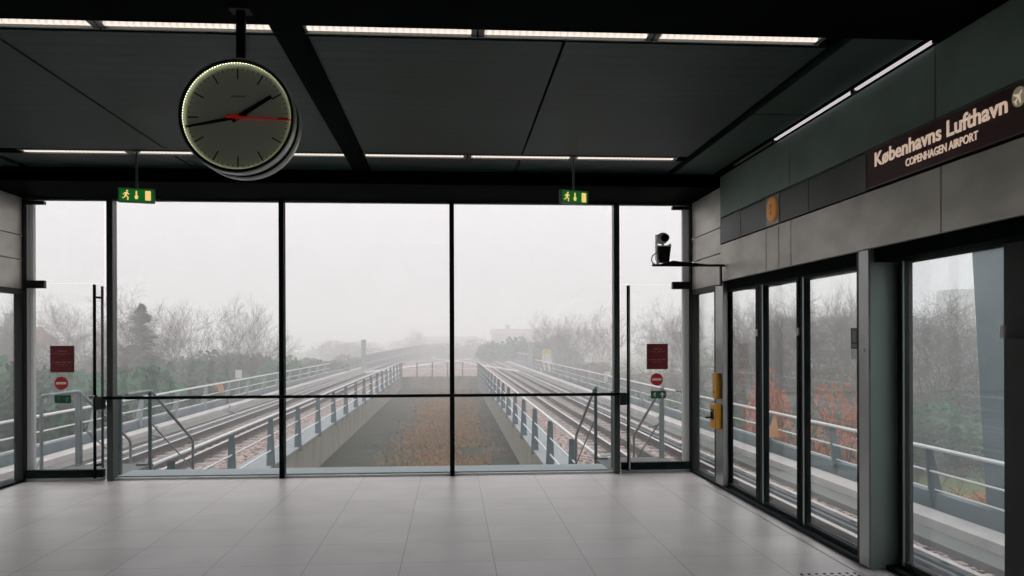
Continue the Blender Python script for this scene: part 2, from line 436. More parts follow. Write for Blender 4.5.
# ---- side walls
ZB, ZS0, ZS1 = 2.005, 2.372, 2.612
for s, nm in ((1, 'right'), (-1, 'left')):
    wall = thing('wall_' + nm, 'brushed steel clad side wall above the platform screen doors', 'wall', (mir(s, XR), 3, ZB), kind='structure')
    xa, xb = mir(s, 2.6), mir(s, 2.66)
    B(mir(s, 2.66), mir(s, 2.9), YB, 8.0, ZB + .02, ZC + .1).build('wall_core', M['black'], wall)
    lo = [7.975, 6.78, 6.51, 6.27, 4.29, 2.1, -0.1, YB]
    for a, b in zip(lo[:-1], lo[1:]):
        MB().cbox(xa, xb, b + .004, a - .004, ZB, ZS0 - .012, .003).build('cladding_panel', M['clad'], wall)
    up = [7.975, 6.30, 4.34, 2.2, 0.0, YB]
    for a, b in zip(up[:-1], up[1:]):
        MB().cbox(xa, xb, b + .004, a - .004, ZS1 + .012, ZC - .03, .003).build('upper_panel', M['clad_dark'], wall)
    st = [7.975, 7.41, 6.78] if s > 0 else [7.975, 7.41, 6.78, 6.5]
    for a, b in zip(st[:-1], st[1:]):
        MB().cbox(mir(s, 2.606), xb, b + .003, a - .003, ZS0, ZS1, .003).build('smooth_band_panel', M['louvre'], wall)
    st = [6.5, 5.96, 5.09] if s > 0 else [6.5, 5.96, 5.09, 2.7, .3, YB]
    for a, b in zip(st[:-1], st[1:]):
        MB().cbox(mir(s, 2.606), xb, b + .003, a - .003, ZS0, ZS1, .003).build('ribbed_band_panel', M['louvre'], wall)
    # far return beside the end glazing : plain panels in three courses
    for z0, z1 in ((1.985, 2.28), (2.29, 2.53), (2.54, 2.93)):
        B(mir(s, 2.612), mir(s, 2.70), 8.0, 8.97, z0, z1).build('return_panel', M['clad'], wall)
    B(mir(s, 2.64), mir(s, 2.9), 8.0, 9.0, 1.985, 2.93).build('return_core', M['black'], wall)
    # header above the leaves
    struct('trim_header_' + nm, MB().cbox(mir(s, 2.63), mir(s, 2.9), YB, 7.86, 1.92, 2.01, .003), M['black'], 'dark header rail over the sliding screen doors', 'trim')
    struct('trim_threshold_' + nm, MB().cbox(mir(s, 2.595), mir(s, 2.74), 5.10, 8.97, 0, .03, .003).cbox(mir(s, 2.70), mir(s, 2.86), YB, 5.10, 0, .03, .003),
           M['frame'], 'black floor track under the screen doors', 'trim')
    struct('trim_edge_strip_' + nm, B(mir(s, 2.49), mir(s, 2.515), YB, 8.2, 0, .004), M['strip'], 'thin bright metal strip set in the floor along the doors', 'trim')
    # slim fixed light beside the end glazing
    wn = thing('window_%d' % (4 if s > 0 else 5), 'narrow fixed side pane next to the corner of the hall', 'window', (mir(s, 2.66), 8.55, 0), kind='structure')
    f = MB()
    f.box(mir(s, 2.6), mir(s, 2.68), 8.14, 8.97, 1.93, 1.985).box(mir(s, 2.6), mir(s, 2.68), 8.93, 8.985, 0.03, 1.95).box(mir(s, 2.6), mir(s, 2.68), 8.14, 8.165, 0.03, 1.95)
    f.build('window_frame', M['seal'], wn)
    B(mir(s, 2.635), mir(s, 2.647), 8.16, 8.94, .03, 1.94).build('pane', M['glass_side'], wn)
    # broad light post
    struct('trim_post_' + nm, MB().cbox(mir(s, 2.6), mir(s, 2.70), 7.90, 8.13, 0, 1.985, .004), M['steel'], 'broad satin steel post between side pane and doors', 'trim')
    # three door leaves
    leaves = ((8.02 - .12, 7.15), (6.98, 6.28), (6.15, 5.28))
    for i, (ya, yb) in enumerate(leaves):
        dr = thing('door_%d' % ((3 if s > 0 else 6) + i), 'glazed platform screen door leaf with dark stiles', 'door', (mir(s, 2.67), (ya + yb) / 2, 0), kind='structure')
        xg = (2.665, 2.70)
        f = MB()
        st1 = 0.075 if i < 2 else 0.05
        f.box(mir(s, xg[0] - .02), mir(s, xg[1]), yb - st1, yb, .03, 1.93)
        f.box(mir(s, xg[0] - .02), mir(s, xg[1]), ya, ya + (.03 if i == 0 else .085), .03, 1.93)
        f.box(mir(s, xg[0] - .02), mir(s, xg[1]), yb, ya, 1.90, 1.93).box(mir(s, xg[0] - .02), mir(s, xg[1]), yb, ya, .03, .06)
        f.build('door_frame', M['frame'], dr)
        B(mir(s, xg[0] + .01), mir(s, xg[0] + .022), yb, ya, .05, 1.91).build('door_glass', M['glass_side'], dr)
        B(mir(s, xg[0] - .023), mir(s, xg[0] - .02), ya - .01, ya + .012, .04, 1.91).build('edge_profile', M['lightpost'], dr)
        if i < 2:
            MB().cbox(mir(s, xg[0] - .028), mir(s, xg[0] - .015), yb - .055, yb - .025, 1.47, 1.53, .003).build('latch_plate', M['white'], dr)
    # column between the doors and the emergency screen
    cl = struct('trim_column_' + nm, MB().cbox(mir(s, 2.6), mir(s, 2.79), 5.055, 5.19, 0, 2.0, .004), M['post'], 'grey green steel column beside the door opening', 'trim')
    MB().cbox(mir(s, 2.594), mir(s, 2.60), 5.06, 5.185, 0.01, 2.0, .002).build('column_facing', M['steel'], cl)
    B(mir(s, 2.605), mir(s, 2.70), 5.19, 5.235, 0, 2.0).build('rubber_seal', M['seal'], cl)
    MB().lathe([(.014, 0), (.014, .006)], (mir(s, 2.591), 5.12, 1.37), 'x', 16).build('key_switch', M['white'], cl)
    # emergency screens set back
    y = 4.97
    n0 = 0
    while y > YB + 1.2:
        wn = thing('window_%d' % ((10 if s > 0 else 20) + n0), 'misted fixed screen panel in a black frame', 'window', (mir(s, 2.8), y - .5, 0), kind='structure')
        f = MB()
        f.box(mir(s, 2.78), mir(s, 2.83), y, y + .085 if n0 == 0 else y + .02, 0.03, 2.0)
        f.box(mir(s, 2.785), mir(s, 2.83), y - 1.13, y - .92, .03, 2.0).box(mir(s, 2.77), mir(s, 2.83), y - .9, y, 1.925, 1.96).box(mir(s, 2.77), mir(s, 2.83), y - .9, y, .03, .07)
        f.build('window_frame', M['seal'], wn)
        B(mir(s, 2.795), mir(s, 2.807), y - .9, y, .05, 1.93).build('pane', M['glass_mist'], wn)
        B(mir(s, 2.760), mir(s, 2.770), y - .012, y - .0, .04, 1.92).build('edge_profile', M['post'], wn)
        if n0 == 0:
            MB().cbox(mir(s, 2.745), mir(s, 2.76), y - .975, y - .945, 1.44, 1.505, .003).build('latch_plate', M['white'], wn)
        y -= 1.15; n0 += 1

# ---- end glazing
for x0, wd in ((-1.785, .050), (0.0, .050)):
    struct('trim_mullion_' + ('1' if x0 < -1 else '2'), MB().cbox(x0 - wd / 2, x0 + wd / 2, 8.93, 9.05, 0, 2.93, .003), M['frame'], 'slender dark mullion of the end glazing', 'trim')
for x0, nm in ((-3.528, 'left'), (1.775, 'right')):
    struct('trim_mullion_' + nm, MB().cbox(x0 - .031, x0 + .031, 8.93, 9.05, 0, 2.93, .003), M['mull'], 'wider grey mullion that the glass door closes against', 'trim')
struct('trim_head', B(mir(-1, 2.62), 2.62, 8.96, 9.03, 2.905, 2.93), M['mull'], 'thin grey head profile along the end glazing', 'trim')
panes = ((-3.50, -1.81), (-1.76, -.025), (.025, 1.74))
for i, (a, b) in enumerate(panes):
    wn = thing('window_%d' % (i + 1), 'tall single pane of the end glazing above the tracks', 'window', ((a + b) / 2, 9.0, 0), kind='structure')
    B(a, b, 8.992, 9.004, .01, 2.91).build('pane', M['glass'], wn)
    MB().cbox(a, b, 8.975, 9.03, 0, .020, .002).build('sill_profile', M['jamb'], wn)


def symbol_run(mb, cx, cz, h, y, flip=1):
    """pictogram of a running figure, thin solid"""
    def P(pts): mb.prism([(cx + flip * u * h, cz + v * h) for u, v in pts], 'y', y, y - .002)
    P([(.08 + .09 * math.cos(a), .40 + .09 * math.sin(a)) for a in [k * PI / 4 for k in range(8)]])
    P([(-.02, .30), (.14, .26), (.04, -.05), (-.14, .0)])
    P([(-.02, .30), (-.26, .16), (-.30, .04), (-.22, .03), (-.18, .12), (.0, .2)])
    P([(.10, .26), (.30, .10), (.26, .03), (.06, .16)])
    P([(-.14, .0), (.0, -.06), (-.12, -.26), (-.36, -.34), (-.38, -.26), (-.2, -.2)])
    P([(-.06, -.02), (.06, -.04), (.22, -.22), (.18, -.50), (.08, -.50), (.10, -.26)])


def swing_door(num, side):
    """glass escape door of the end wall. side +1: right bay, -1: left bay (hinges at the outer wall)"""
    s = side
    xo, xi = (2.585, 1.83) if s > 0 else (-4.385, -3.61)      # hinge side, closing side
    dr = thing('door_%d' % num, 'frameless glass escape door with full height pull bars and stickers', 'door', ((xo + xi) / 2, 9.0, 0), kind='structure')
    B(min(xo, xi) + .05 * (s < 0), max(xo, xi) - .05 * (s > 0), 8.99, 9.002, .02, 2.04).build('glass_leaf', M['glass'], dr)
    B(min(xo, xi), max(xo, xi), 8.992, 9.004, 2.05, 2.91).build('glass_light', M['glass'], dr)
    xin = xi
    MB().cbox(xo, xin, 8.955, 9.03, .035, .115, .004).build('bottom_rail', M['frame'], dr)
    B(xo, xin, 8.97, 9.03, 0, .03).build('threshold', M['steel'], dr)
    # side jamb : pale profile against the wall
    MB().cbox(xo - s * .065, xo + s * 0.0, 9.0, 9.06, 0, 2.91, .003).box(xo - s * .035, xo - s * .03, 8.99, 9.0, 0, 2.91).build('jamb', M['jamb'], dr)
    B(xo + s * .005, xo + s * .022, 8.95, 9.03, 0, 2.93).build('corner_profile', M['seal'], dr)
    MB().cbox(xo, xo - s * .19, 8.965, 9.02, 1.995, 2.075, .004).box(xo - s * .02, xo - s * .15, 8.962, 8.965, 2.03, 2.04).build('hinge_patch', M['camblack'], dr)
    MB().cbox(xo, xo - s * .19, 8.965, 9.02, 2.86, 2.895, .003).build('hinge_patch', M['camblack'], dr)
    # pull bars, inside and outside
    if s > 0:
        xb = 1.905
        MB().cbox(xb - .022, xb + .012, 8.925, 8.95, .03, 2.03, .004).build('pull_bar', M['frame'], dr)
        MB().tube([(xb + .002, 8.92, .04), (xb + .002, 8.92, 2.03)], .010, 8).build('pull_bar', M['steel'], dr)
        B(xb - .012, xb + .004, 8.93, 8.99, 1.93, 1.95).box(xb - .012, xb + .004, 8.93, 8.99, .16, .18).build('bar_bracket', M['steel'], dr)
    else:
        MB().tube([(-3.678, 8.93, .03), (-3.678, 8.93, 2.03)], .016, 10).build('pull_bar', M['frame'], dr)
        MB().tube([(-3.652, 9.06, .12), (-3.652, 9.06, 2.02)], .014, 10).build('pull_bar', M['mull'], dr)
        MB().tube([(-3.678, 8.93, 1.90), (-3.652, 9.06, 1.90)], .012, 6).tube([(-3.678, 8.93, .16), (-3.652, 9.06, .16)], .012, 6).build('bar_bracket', M['frame'], dr)
    # stickers on the inside face
    x0, x1 = (2.112, 2.345) if s > 0 else (-4.145, -3.905)
    z0, z1 = (1.123, 1.40)
    ns = MB().box(x0, x1, 8.984, 8.989, z0, z1).build('notice_sticker', M['notice'], dr)
    ns['label'] = 'dark red notice sticker with two blocks of small print'
    tx = MB(); xm = (x0 + x1) / 2
    for (zz, hw, hh) in ((1.345, .048, .006), (1.318, .085, .0028), (1.306, .028, .0028), (1.228, .090, .006), (1.205, .070, .0028), (1.193, .020, .0028)):
        n = int(hw * 2 / .012)
        for k in range(n):
            if (k * 7 + int(zz * 1000)) % 5 == 0: continue
            tx.box(xm - hw + k * .012, xm - hw + k * .012 + .0095, 8.9825, 8.984, zz - hh, zz + hh)
    tx.build('notice_print', M['noticetext'], ns)
    xc = 2.222 if s > 0 else -4.035
    ne = MB().lathe([(.068, 0), (.068, .004)], (xc, 8.984, 1.012), 'y', 32).build('no_entry_sticker', M['red'], dr)
    ne['label'] = 'round red no entry sticker with a white bar'
    B(xc - .050, xc + .050, 8.982, 8.984, 1.000, 1.024).build('white_bar', M['white'], ne)
    xe = 2.24 if s > 0 else -4.02
    es = B(xe - .083, xe + .083, 8.984, 8.989, .805, .888).build('escape_sticker', M['green'], dr)
    es['label'] = 'small green escape route sticker with running figure and arrow'
    sy = MB()
    symbol_run(sy, xe - .042, .848, .055, 8.984)
    B(xe - .002, xe + .002, 8.9825, 8.984, .808, .885)
    ax, az = xe + .042, .846
    sy.prism([(ax - .028, az), (ax, az + .028), (ax + .028, az)], 'y', 8.984, 8.982).box(ax - .008, ax + .008, 8.982, 8.984, az - .028, az)
    if s < 0:
        pass
    sy.build('escape_symbol', M['white'] if s > 0 else mat('faded_print', (0.09, 0.22, 0.15), .6), es)


swing_door(1, -1)
swing_door(2, 1)

# ================================================================ THINGS INSIDE
# guard rail across the end glazing
t = thing('guard_rail', 'dark round guard rail running across the three middle panes', 'rail', (C0, 8.88, .86))
MB().tube([(-3.66, 8.87, .862), (1.86, 8.87, .862)], .0165, 10).build('rail_tube', M['frame'], t)
for x in (-3.60, 1.83):
    MB().cbox(x - .04, x + .035, 8.85, 8.93, .745, .875, .006).build('end_bracket', M['camblack'], t)
for x in (-1.785, 0.0):
    MB().tube([(x, 8.87, .855), (x, 8.93, .84)], .008, 6).build('mid_bracket', M['frame'], t)
tp = MB().tube([(-3.70, 8.868, .87), (-3.655, 8.87, .87)], .02, 10).build('end_cap', M['steel'], t)

# ---------- clock
CX_, CZ_, CY_ = -1.003, 2.494, 4.0
R = .270
clk = thing('platform_clock', 'big round double-faced clock hanging from a dark pole', 'clock', (CX_, 4.09, CZ_ - R))
MB().lathe([(R - .0065, .003), (R - .006, 0), (R - .001, 0), (R, .002), (R + .001, .035), (R, .058), (R - .004, .061), (R - .012, .062)], (CX_, CY_, CZ_), 'y', 72, False, caps=False).build('front_rim', M['clockbody'], clk)
MB().lathe([(R - .010, .06), (R - .010, .15)], (CX_, CY_, CZ_), 'y', 64, True).build('drum', M['camblack'], clk)
MB().lathe([(R - .003, .117), (R, .119), (R + .001, .16), (R, .185), (R - .005, .19), (R - .014, .187), (R - .014, .17), (0.001, .17)], (CX_, CY_, CZ_), 'y', 72, True, caps=False).build('rear_rim', M['clockbody'], clk)
face = MB().lathe([(R - .012, .030), (R - .012, .034)], (CX_, CY_, CZ_), 'y', 72).build('clock_face', M['clockface'], clk)
rim2 = MB().lathe([(R - .0062, .0005), (R - .011, .003), (R - .0195, .006), (R - .0195, .010), (R - .0142, .012), (R - .0142, .030)], (CX_, CY_, CZ_), 'y', 72, False, caps=False)
rim2.build('inner_ring', M['camblack'], clk)
yf = CY_ + .030


def dial(ang, r0, r1, wd, mb, y0=yf, y1=yf - .002):
    a = math.radians(ang); dx, dz = math.sin(a), math.cos(a); px, pz = dz, -dx
    w0, w1 = wd if isinstance(wd, tuple) else (wd, wd)
    mb.prism([(CX_ + dx * r0 + px * w0, CZ_ - .004 + dz * r0 + pz * w0), (CX_ + dx * r1 + px * w1, CZ_ - .004 + dz * r1 + pz * w1),
              (CX_ + dx * r1 - px * w1, CZ_ - .004 + dz * r1 - pz * w1), (CX_ + dx * r0 - px * w0, CZ_ - .004 + dz * r0 - pz * w0)], 'y', y0, y1)
    return mb


for k in range(12): dial(k * 30, .182, .232, .0030, MB()).build('hour_mark', M['clockmark'], clk)
mm = MB()
for k in range(60):
    if k % 5: dial(k * 6, .222, .232, .0013, mm)
mm.build('minute_marking', M['clockmark'], clk)
b = MB()
for k in range(6):
    b.box(CX_ - .030 + k * .011, CX_ - .030 + k * .011 + .007, yf - .0012, yf, CZ_ + .093, CZ_ + .101)
b.build('maker_mark', mat('faint_print', (.20, .21, .17), .6), clk)
dial(57.0, -.030, .186, (.0110, .0085), MB(), yf - .006, yf - .009).build('hour_hand', M['hand'], clk)
dial(258.7, -.045, .242, (.0085, .0050), MB(), yf - .010, yf - .013).build('minute_hand', M['hand'], clk)
sh = MB(); dial(92.3, -.045, .250, (.0046, .0032), sh, yf - .014, yf - .016); dial(92.3, -.052, .045, (.0065, .0065), sh, yf - .014, yf - .0165)
sh.lathe([(.013, 0), (.013, .004)], (CX_, yf - .018, CZ_ - .004), 'y', 16)
sh.build('second_hand', M['redhand'], clk)
led = MB()
for k in range(120):
    a = 2 * PI * k / 120
    r = R - .0165
    led.lathe([(.0030, 0), (.0024, .003)], (CX_ + r * math.cos(a), CY_ + .020, CZ_ + r * math.sin(a)), 'y', 5)
led.build('light_ring', M['led'], clk)
MB().cbox(CX_ - .021, CX_ + .021, 4.075, 4.115, CZ_ + R - .03, ZC - .03, .004).build('pole', M['camblack'], clk)
MB().cbox(CX_ - .05, CX_ + .05, 4.05, 4.14, ZC - .036, ZC - .03, .002).build('ceiling_plate', M['seal'], clk)


# ---------- exit signs
def exit_sign(x, z, rot, w_, label, pole_top):
    t = thing('exit_sign', label, 'exit sign', (0, 0, 0), group=None)
    h = .105; dp = .045
    hs = MB().cbox(-w_ / 2, w_ / 2, -dp / 2, dp / 2, -h / 2 - .008, h / 2 + .008, .004)
    hs.build('housing', M['lampbody'], t)
    g = MB().box(-w_ / 2 + .008, w_ / 2 - .008, -dp / 2 - .003, -dp / 2, -h / 2, h / 2).build('lit_panel', M['greenglow'], t)
    sy = MB(); yy = -dp / 2 - .003
    symbol_run(sy, -.078, 0.0, .085, yy)
    sy.build('running_figure', M['yellowglow'], g)
    B(-.006, .006, yy - .002, yy, -.005, .036).prism([(-.016, -.004), (.016, -.004), (.010, -.032), (-.010, -.032)], 'y', yy, yy - .002).build('arrow_symbol', M['yellowglow'], g)
    B(.068, .112, yy - .002, yy, -.040, .040).build('door_symbol', M['yellowglow'], g)
    p = MB().tube([(0, 0, h / 2), (0, 0, pole_top - z)], .011, 8).build('hanging_pole', M['lampbody'], t)
    MB().lathe([(.03, 0), (.03, .012)], (0, 0, pole_top - z - .012), 'z', 16).build('ceiling_rose', M['lampbody'], t)
    t.location = (x, 7.28, z); t.rotation_euler = (0, 0, rot)
    return t


exit_sign(-2.650, 2.670, math.radians(14), .285, 'green lit exit sign hanging on its pole between the clock and the end glazing', 3.05)
exit_sign(1.065, 2.690, math.radians(22), .275, 'green lit exit sign hanging nearer the camera arm, clear of the clock', 3.05)

# ---------- ceiling light rows
seg = [-3.62, -2.72, -1.79, -.86, .14, 1.07, 2.0]
names_col = ['first', 'second', 'third', 'fourth', 'fifth', 'sixth']
where = ['at the outer end by the left wall', 'second along from the left wall', 'just on the clock side of the ceiling fin',
         'just past the ceiling fin from the clock', 'second along past the ceiling fin', 'at the outer end toward the station sign']
for row, (yy, dpt) in enumerate(((4.385, .055), (7.33, .055))):
    rl = 'near row of slim ceiling lights' if row == 0 else 'far row of slim ceiling lights'
    for i in range(6):
        a, b_ = seg[i] + .035, seg[i + 1] - .035
        if i == 2: b_ -= .03
        if i == 3: a += .085
        t = thing('ceiling_light', ('near' if row == 0 else 'far') + ' row slim recessed strip light, ' + where[i], 'ceiling light', ((a + b_) / 2, yy, ZC - .01), group=rl)
        hb = MB().box(a - .03, b_ + .03, yy - .075, yy - .052, ZC - .006, ZC + .06).box(a - .03, b_ + .03, yy + .035, yy + .05, ZC - .012, ZC + .06)
        hb.box(a - .03, a, yy - .052, yy + .035, ZC - .006, ZC + .05).box(b_, b_ + .03, yy - .052, yy + .035, ZC - .006, ZC + .05).box(a, b_, yy - .052, yy + .035, ZC + .045, ZC + .06)
        hb.build('housing', M['lampbody'], t)
        B(a, b_, yy - .014, yy + .014, ZC - .006, ZC + .03).build('tube', M['lamp'], t)

cove = ((5.24, 6.54, 'farther'), (4.32, 5.20, 'nearer'), (6.58, 7.50, 'unlit'))
for y0, y1, nm in cove:
    t = thing('cove_light', {'farther': 'bright cove tube over the ribbed band, farther lit one of two', 'nearer': 'bright cove tube over the station sign, nearer lit one of two',
                            'unlit': 'unlit cove tube above the orange lamp, toward the end glazing'}[nm], 'cove light', (2.585, (y0 + y1) / 2, 3.03), group='cove tubes along the top of the side wall')
    MB().cbox(2.575, 2.60, y0, y1, 3.034, 3.048, .004).build('tube', M['lamp2'] if nm != 'unlit' else M['lampbody'], t)
    B(2.57, 2.60, y0 - .012, y0, 3.022, 3.05).build('end_cap', M['camblack'], t)
    B(2.57, 2.60, y1, y1 + .012, 3.022, 3.05).build('end_cap', M['camblack'], t)


# ---------- station sign on the right wall
def text_mesh(body, y_start, y_end, z0, zcap, x, name, m, parent, bold=0.012):
    """lettering on the wall that faces -X; runs from y_start toward the viewer"""
    cu = bpy.data.curves.new('t', 'FONT'); cu.body = body; cu.size = 1; cu.extrude = 0.0; cu.offset = bold; cu.resolution_u = 3
    o = bpy.data.objects.new('t', cu); COL.objects.link(o)
    dg = bpy.context.evaluated_depsgraph_get()
    me = bpy.data.meshes.new_from_object(o.evaluated_get(dg))
    xs_ = [v.co.x for v in me.vertices]
    x0, x1 = min(xs_), max(xs_)
    cu2 = bpy.data.curves.new('t2', 'FONT'); cu2.body = 'H'; cu2.size = 1
    o2 = bpy.data.objects.new('t2', cu2); COL.objects.link(o2)
    dg = bpy.context.evaluated_depsgraph_get()
    me2 = bpy.data.meshes.new_from_object(o2.evaluated_get(dg))
    cap = max(v.co.y for v in me2.vertices)
    sx = (y_start - y_end) / (x1 - x0); sz = (zcap - z0) / cap
    bm = bmesh.new(); bm.from_mesh(me)
    r = bmesh.ops.extrude_face_region(bm, geom=bm.faces[:])
    for v in [g for g in r['geom'] if isinstance(g, bmesh.types.BMVert)]: v.co.z += 1
    org = Vector(ORG[parent.name])
    for v in bm.verts:
        v.co = Vector((x - .003 * v.co.z, y_start - (v.co.x - x0) * sx, z0 + v.co.y * sz)) - org
    bmesh.ops.recalc_face_normals(bm, faces=bm.faces)
    nm = bpy.data.meshes.new(name); bm.to_mesh(nm); bm.free(); nm.materials.append(m)
    bpy.data.objects.remove(o); bpy.data.objects.remove(o2)
    ob = bpy.data.objects.new(name, nm); COL.objects.link(ob); ob.parent = parent
    ORG[ob.name] = tuple(org)
    return ob


t = thing('station_sign', 'long maroon station name sign with cream lettering on the steel wall', 'sign', (2.6, 3.9, 2.37))
MB().cbox(2.590, 2.66, 2.70, 5.075, ZS0 + .002, ZS1 - .002, .002).build('sign_board', M['maroon'], t)
B(2.586, 2.591, 2.70, 5.082, ZS1 - .006, ZS1 - .001).box(2.586, 2.591, 2.70, 5.082, ZS0 + .001, ZS0 + .006).box(2.586, 2.591, 5.077, 5.082, ZS0, ZS1).build('sign_frame', M['lampbody'], t)
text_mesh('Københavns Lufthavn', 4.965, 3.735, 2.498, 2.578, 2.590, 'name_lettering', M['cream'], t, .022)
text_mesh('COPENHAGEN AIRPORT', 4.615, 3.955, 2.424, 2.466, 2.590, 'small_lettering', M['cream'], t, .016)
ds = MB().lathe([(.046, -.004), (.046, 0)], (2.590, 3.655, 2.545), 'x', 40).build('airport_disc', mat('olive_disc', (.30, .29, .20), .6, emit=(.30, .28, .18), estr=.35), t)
pl = MB()
ca, sa = math.cos(math.radians(45)), math.sin(math.radians(45))
def pp(pts):
    q = []
    for u, v in pts:
        a, b2 = u * ca + v * sa, -u * sa + v * ca
        q.append((3.655 - a * .036, 2.545 + b2 * .036))
    pl.prism(q, 'x', 2.586, 2.584)
pp([(-.09, -.9), (.09, -.9), (.11, .8), (0, 1.0), (-.11, .8)])
pp([(-.10, .35), (-.95, -.25), (-.95, -.42), (-.10, -.15)])
pp([(.10, .35), (.95, -.25), (.95, -.42), (.10, -.15)])
pp([(-.08, -.65), (-.38, -.88), (-.38, -1.0), (-.08, -.88)])
pp([(.08, -.65), (.38, -.88), (.38, -1.0), (.08, -.88)])
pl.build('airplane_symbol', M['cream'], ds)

# ---------- round orange indicator lamp in the band
t = thing('door_indicator', 'round orange indicator lamp on a square grey plate in the band', 'indicator lamp', (2.6, 6.64, 2.49))
MB().cbox(2.600, 2.66, 6.505, 6.775, ZS0, ZS1, .003).build('back_plate', M['lightpost'], t)
ln = MB().lathe([(.085, 0), (.105, .006), (.105, .016)], (2.586, 6.64, 2.495), 'x', 40, True).build('lens', M['brass'], t)
B(2.582, 2.586, 6.63, 6.65, 2.45, 2.49).box(2.582, 2.586, 6.62, 6.66, 2.505, 2.54).build('lens_symbol', M['brass2'], ln)

# ---------- yellow boxes on the post
t = thing('release_box', 'slim yellow box high on the steel post above the handle box', 'release box', (2.58, 8.02, .87))
MB().cbox(2.55, 2.60, 7.955, 8.075, .865, 1.115, .006).build('housing', M['yellow'], t)
MB().lathe([(.012, 0), (.012, .004)], (2.547, 8.015, .93), 'x', 12).build('lock', M['camblack'], t)
t = thing('emergency_handle_box', 'yellow emergency box with black handle, below the slim box', 'emergency box', (2.57, 8.0, .58))
MB().cbox(2.53, 2.60, 7.93, 8.09, .575, .815, .008).build('housing', M['yellow'], t)
B(2.527, 2.532, 7.965, 8.055, .665, .77).build('recess', M['camblack'], t)
MB().tube([(2.53, 8.01, .69), (2.49, 8.01, .685), (2.47, 8.03, .68)], .009, 8).tube([(2.52, 8.01, .74), (2.52, 8.01, .68)], .010, 8).build('handle', M['camblack'], t)

# ---------- security camera
t = thing('security_camera', 'black and white surveillance camera on a horizontal arm by the corner', 'camera', (2.0, 7.85, 2.17))
ar = MB().cbox(1.90, 2.60, 7.835, 7.865, 2.140, 2.162, .003).cbox(2.555, 2.575, 7.835, 7.865, 1.955, 2.150, .003)
ar.box(2.50, 2.575, 7.835, 7.86, 1.955, 1.965).prism([(1.98, 2.162), (2.10, 2.195), (2.28, 2.176), (2.42, 2.162)], 'y', 7.84, 7.86)
ar.build('bracket_arm', M['camblack'], t)
hb = MB()
for z, hw in ((2.165, .044), (2.315, .058)):
    pass
hb.prism([(1.955, 2.175), (2.050, 2.175), (2.068, 2.325), (1.945, 2.325)], 'y', 7.79, 7.91)
hb.build('housing', M['camblack'], t)
MB().box(1.942, 2.070, 7.785, 7.915, 2.325, 2.334).box(2.064, 2.070, 7.80, 7.90, 2.325, 2.352).box(1.936, 1.946, 7.82, 7.88, 2.20, 2.44).build('yoke', M['camwhite'], t)
hd = MB().lathe([(.030, .12), (.048, .10), (.055, .03), (.052, 0), (.040, -.01)], (1.995, 7.80, 2.405), 'y', 28, True).build('camera_head', M['camwhite'], t)
MB().lathe([(.038, 0), (.040, .03)], (2.010, 7.775, 2.405), 'y', 24).build('lens', M['camblack'], t)
MB().lathe([(.010, 0), (.010, .03)], (2.003, 7.85, 2.325), 'z', 10).build('swivel', M['camblack'], t)
pts = [(1.955, 7.83, 2.26), (1.925, 7.82, 2.262), (1.895, 7.82, 2.235), (1.886, 7.82, 2.20), (1.898, 7.82, 2.168), (1.93, 7.83, 2.156), (1.96, 7.84, 2.165)]
MB().tube(pts, .006, 6).build('cable', M['cable'], t)

# ---------- black information sticker on the third screen leaf
t = tag(B(2.671, 2.674, 5.345, 5.45, 1.375, 1.515).build('warning_sticker', M['camblack']), 'small black sticker on the door glass beside the steel column', 'sticker')
ORG[t.name] = (0, 0, 0)
B(2.6695, 2.671, 5.37, 5.425, 1.42, 1.50).box(2.6695, 2.671, 5.36, 5.435, 1.39, 1.396).box(2.6695, 2.671, 5.36, 5.435, 1.402, 1.406).build('pictogram', mat('grey_print', (.25, .25, .25), .6), t)
t2 = B(2.671, 2.673, 5.345, 5.45, 1.305, 1.372).build('paper_strip', M['jamb']); tag(t2, 'blank white paper strip under the black sticker on the door glass', 'sticker')

# ---------- floor studs near the door
k = 0
for j in range(2):
    for i in range(8):
        x = 2.13 + i * .048; y_ = 4.99 - j * .055
        MB().lathe([(.011, 0), (.009, .004)], (x, y_, .0), 'z', 12)
        o = MB().cbox(x - .009, x + .009, y_ - .009, y_ + .009, .0, .005, .002).build('floor_stud', M['camblack'], loc=(x, y_, 0))
        tag(o, 'small dark guide stud set in the floor in front of the column', 'floor stud', 'dark floor studs before the column')

# ================================================================ OUTSIDE
def Ybox(name, x0, x1, y0, y1, z0, z1, m, label, cat):
    return tag(B(x0, x1, y0, y1, z0, z1).build(name, m), label, cat, kind='structure')


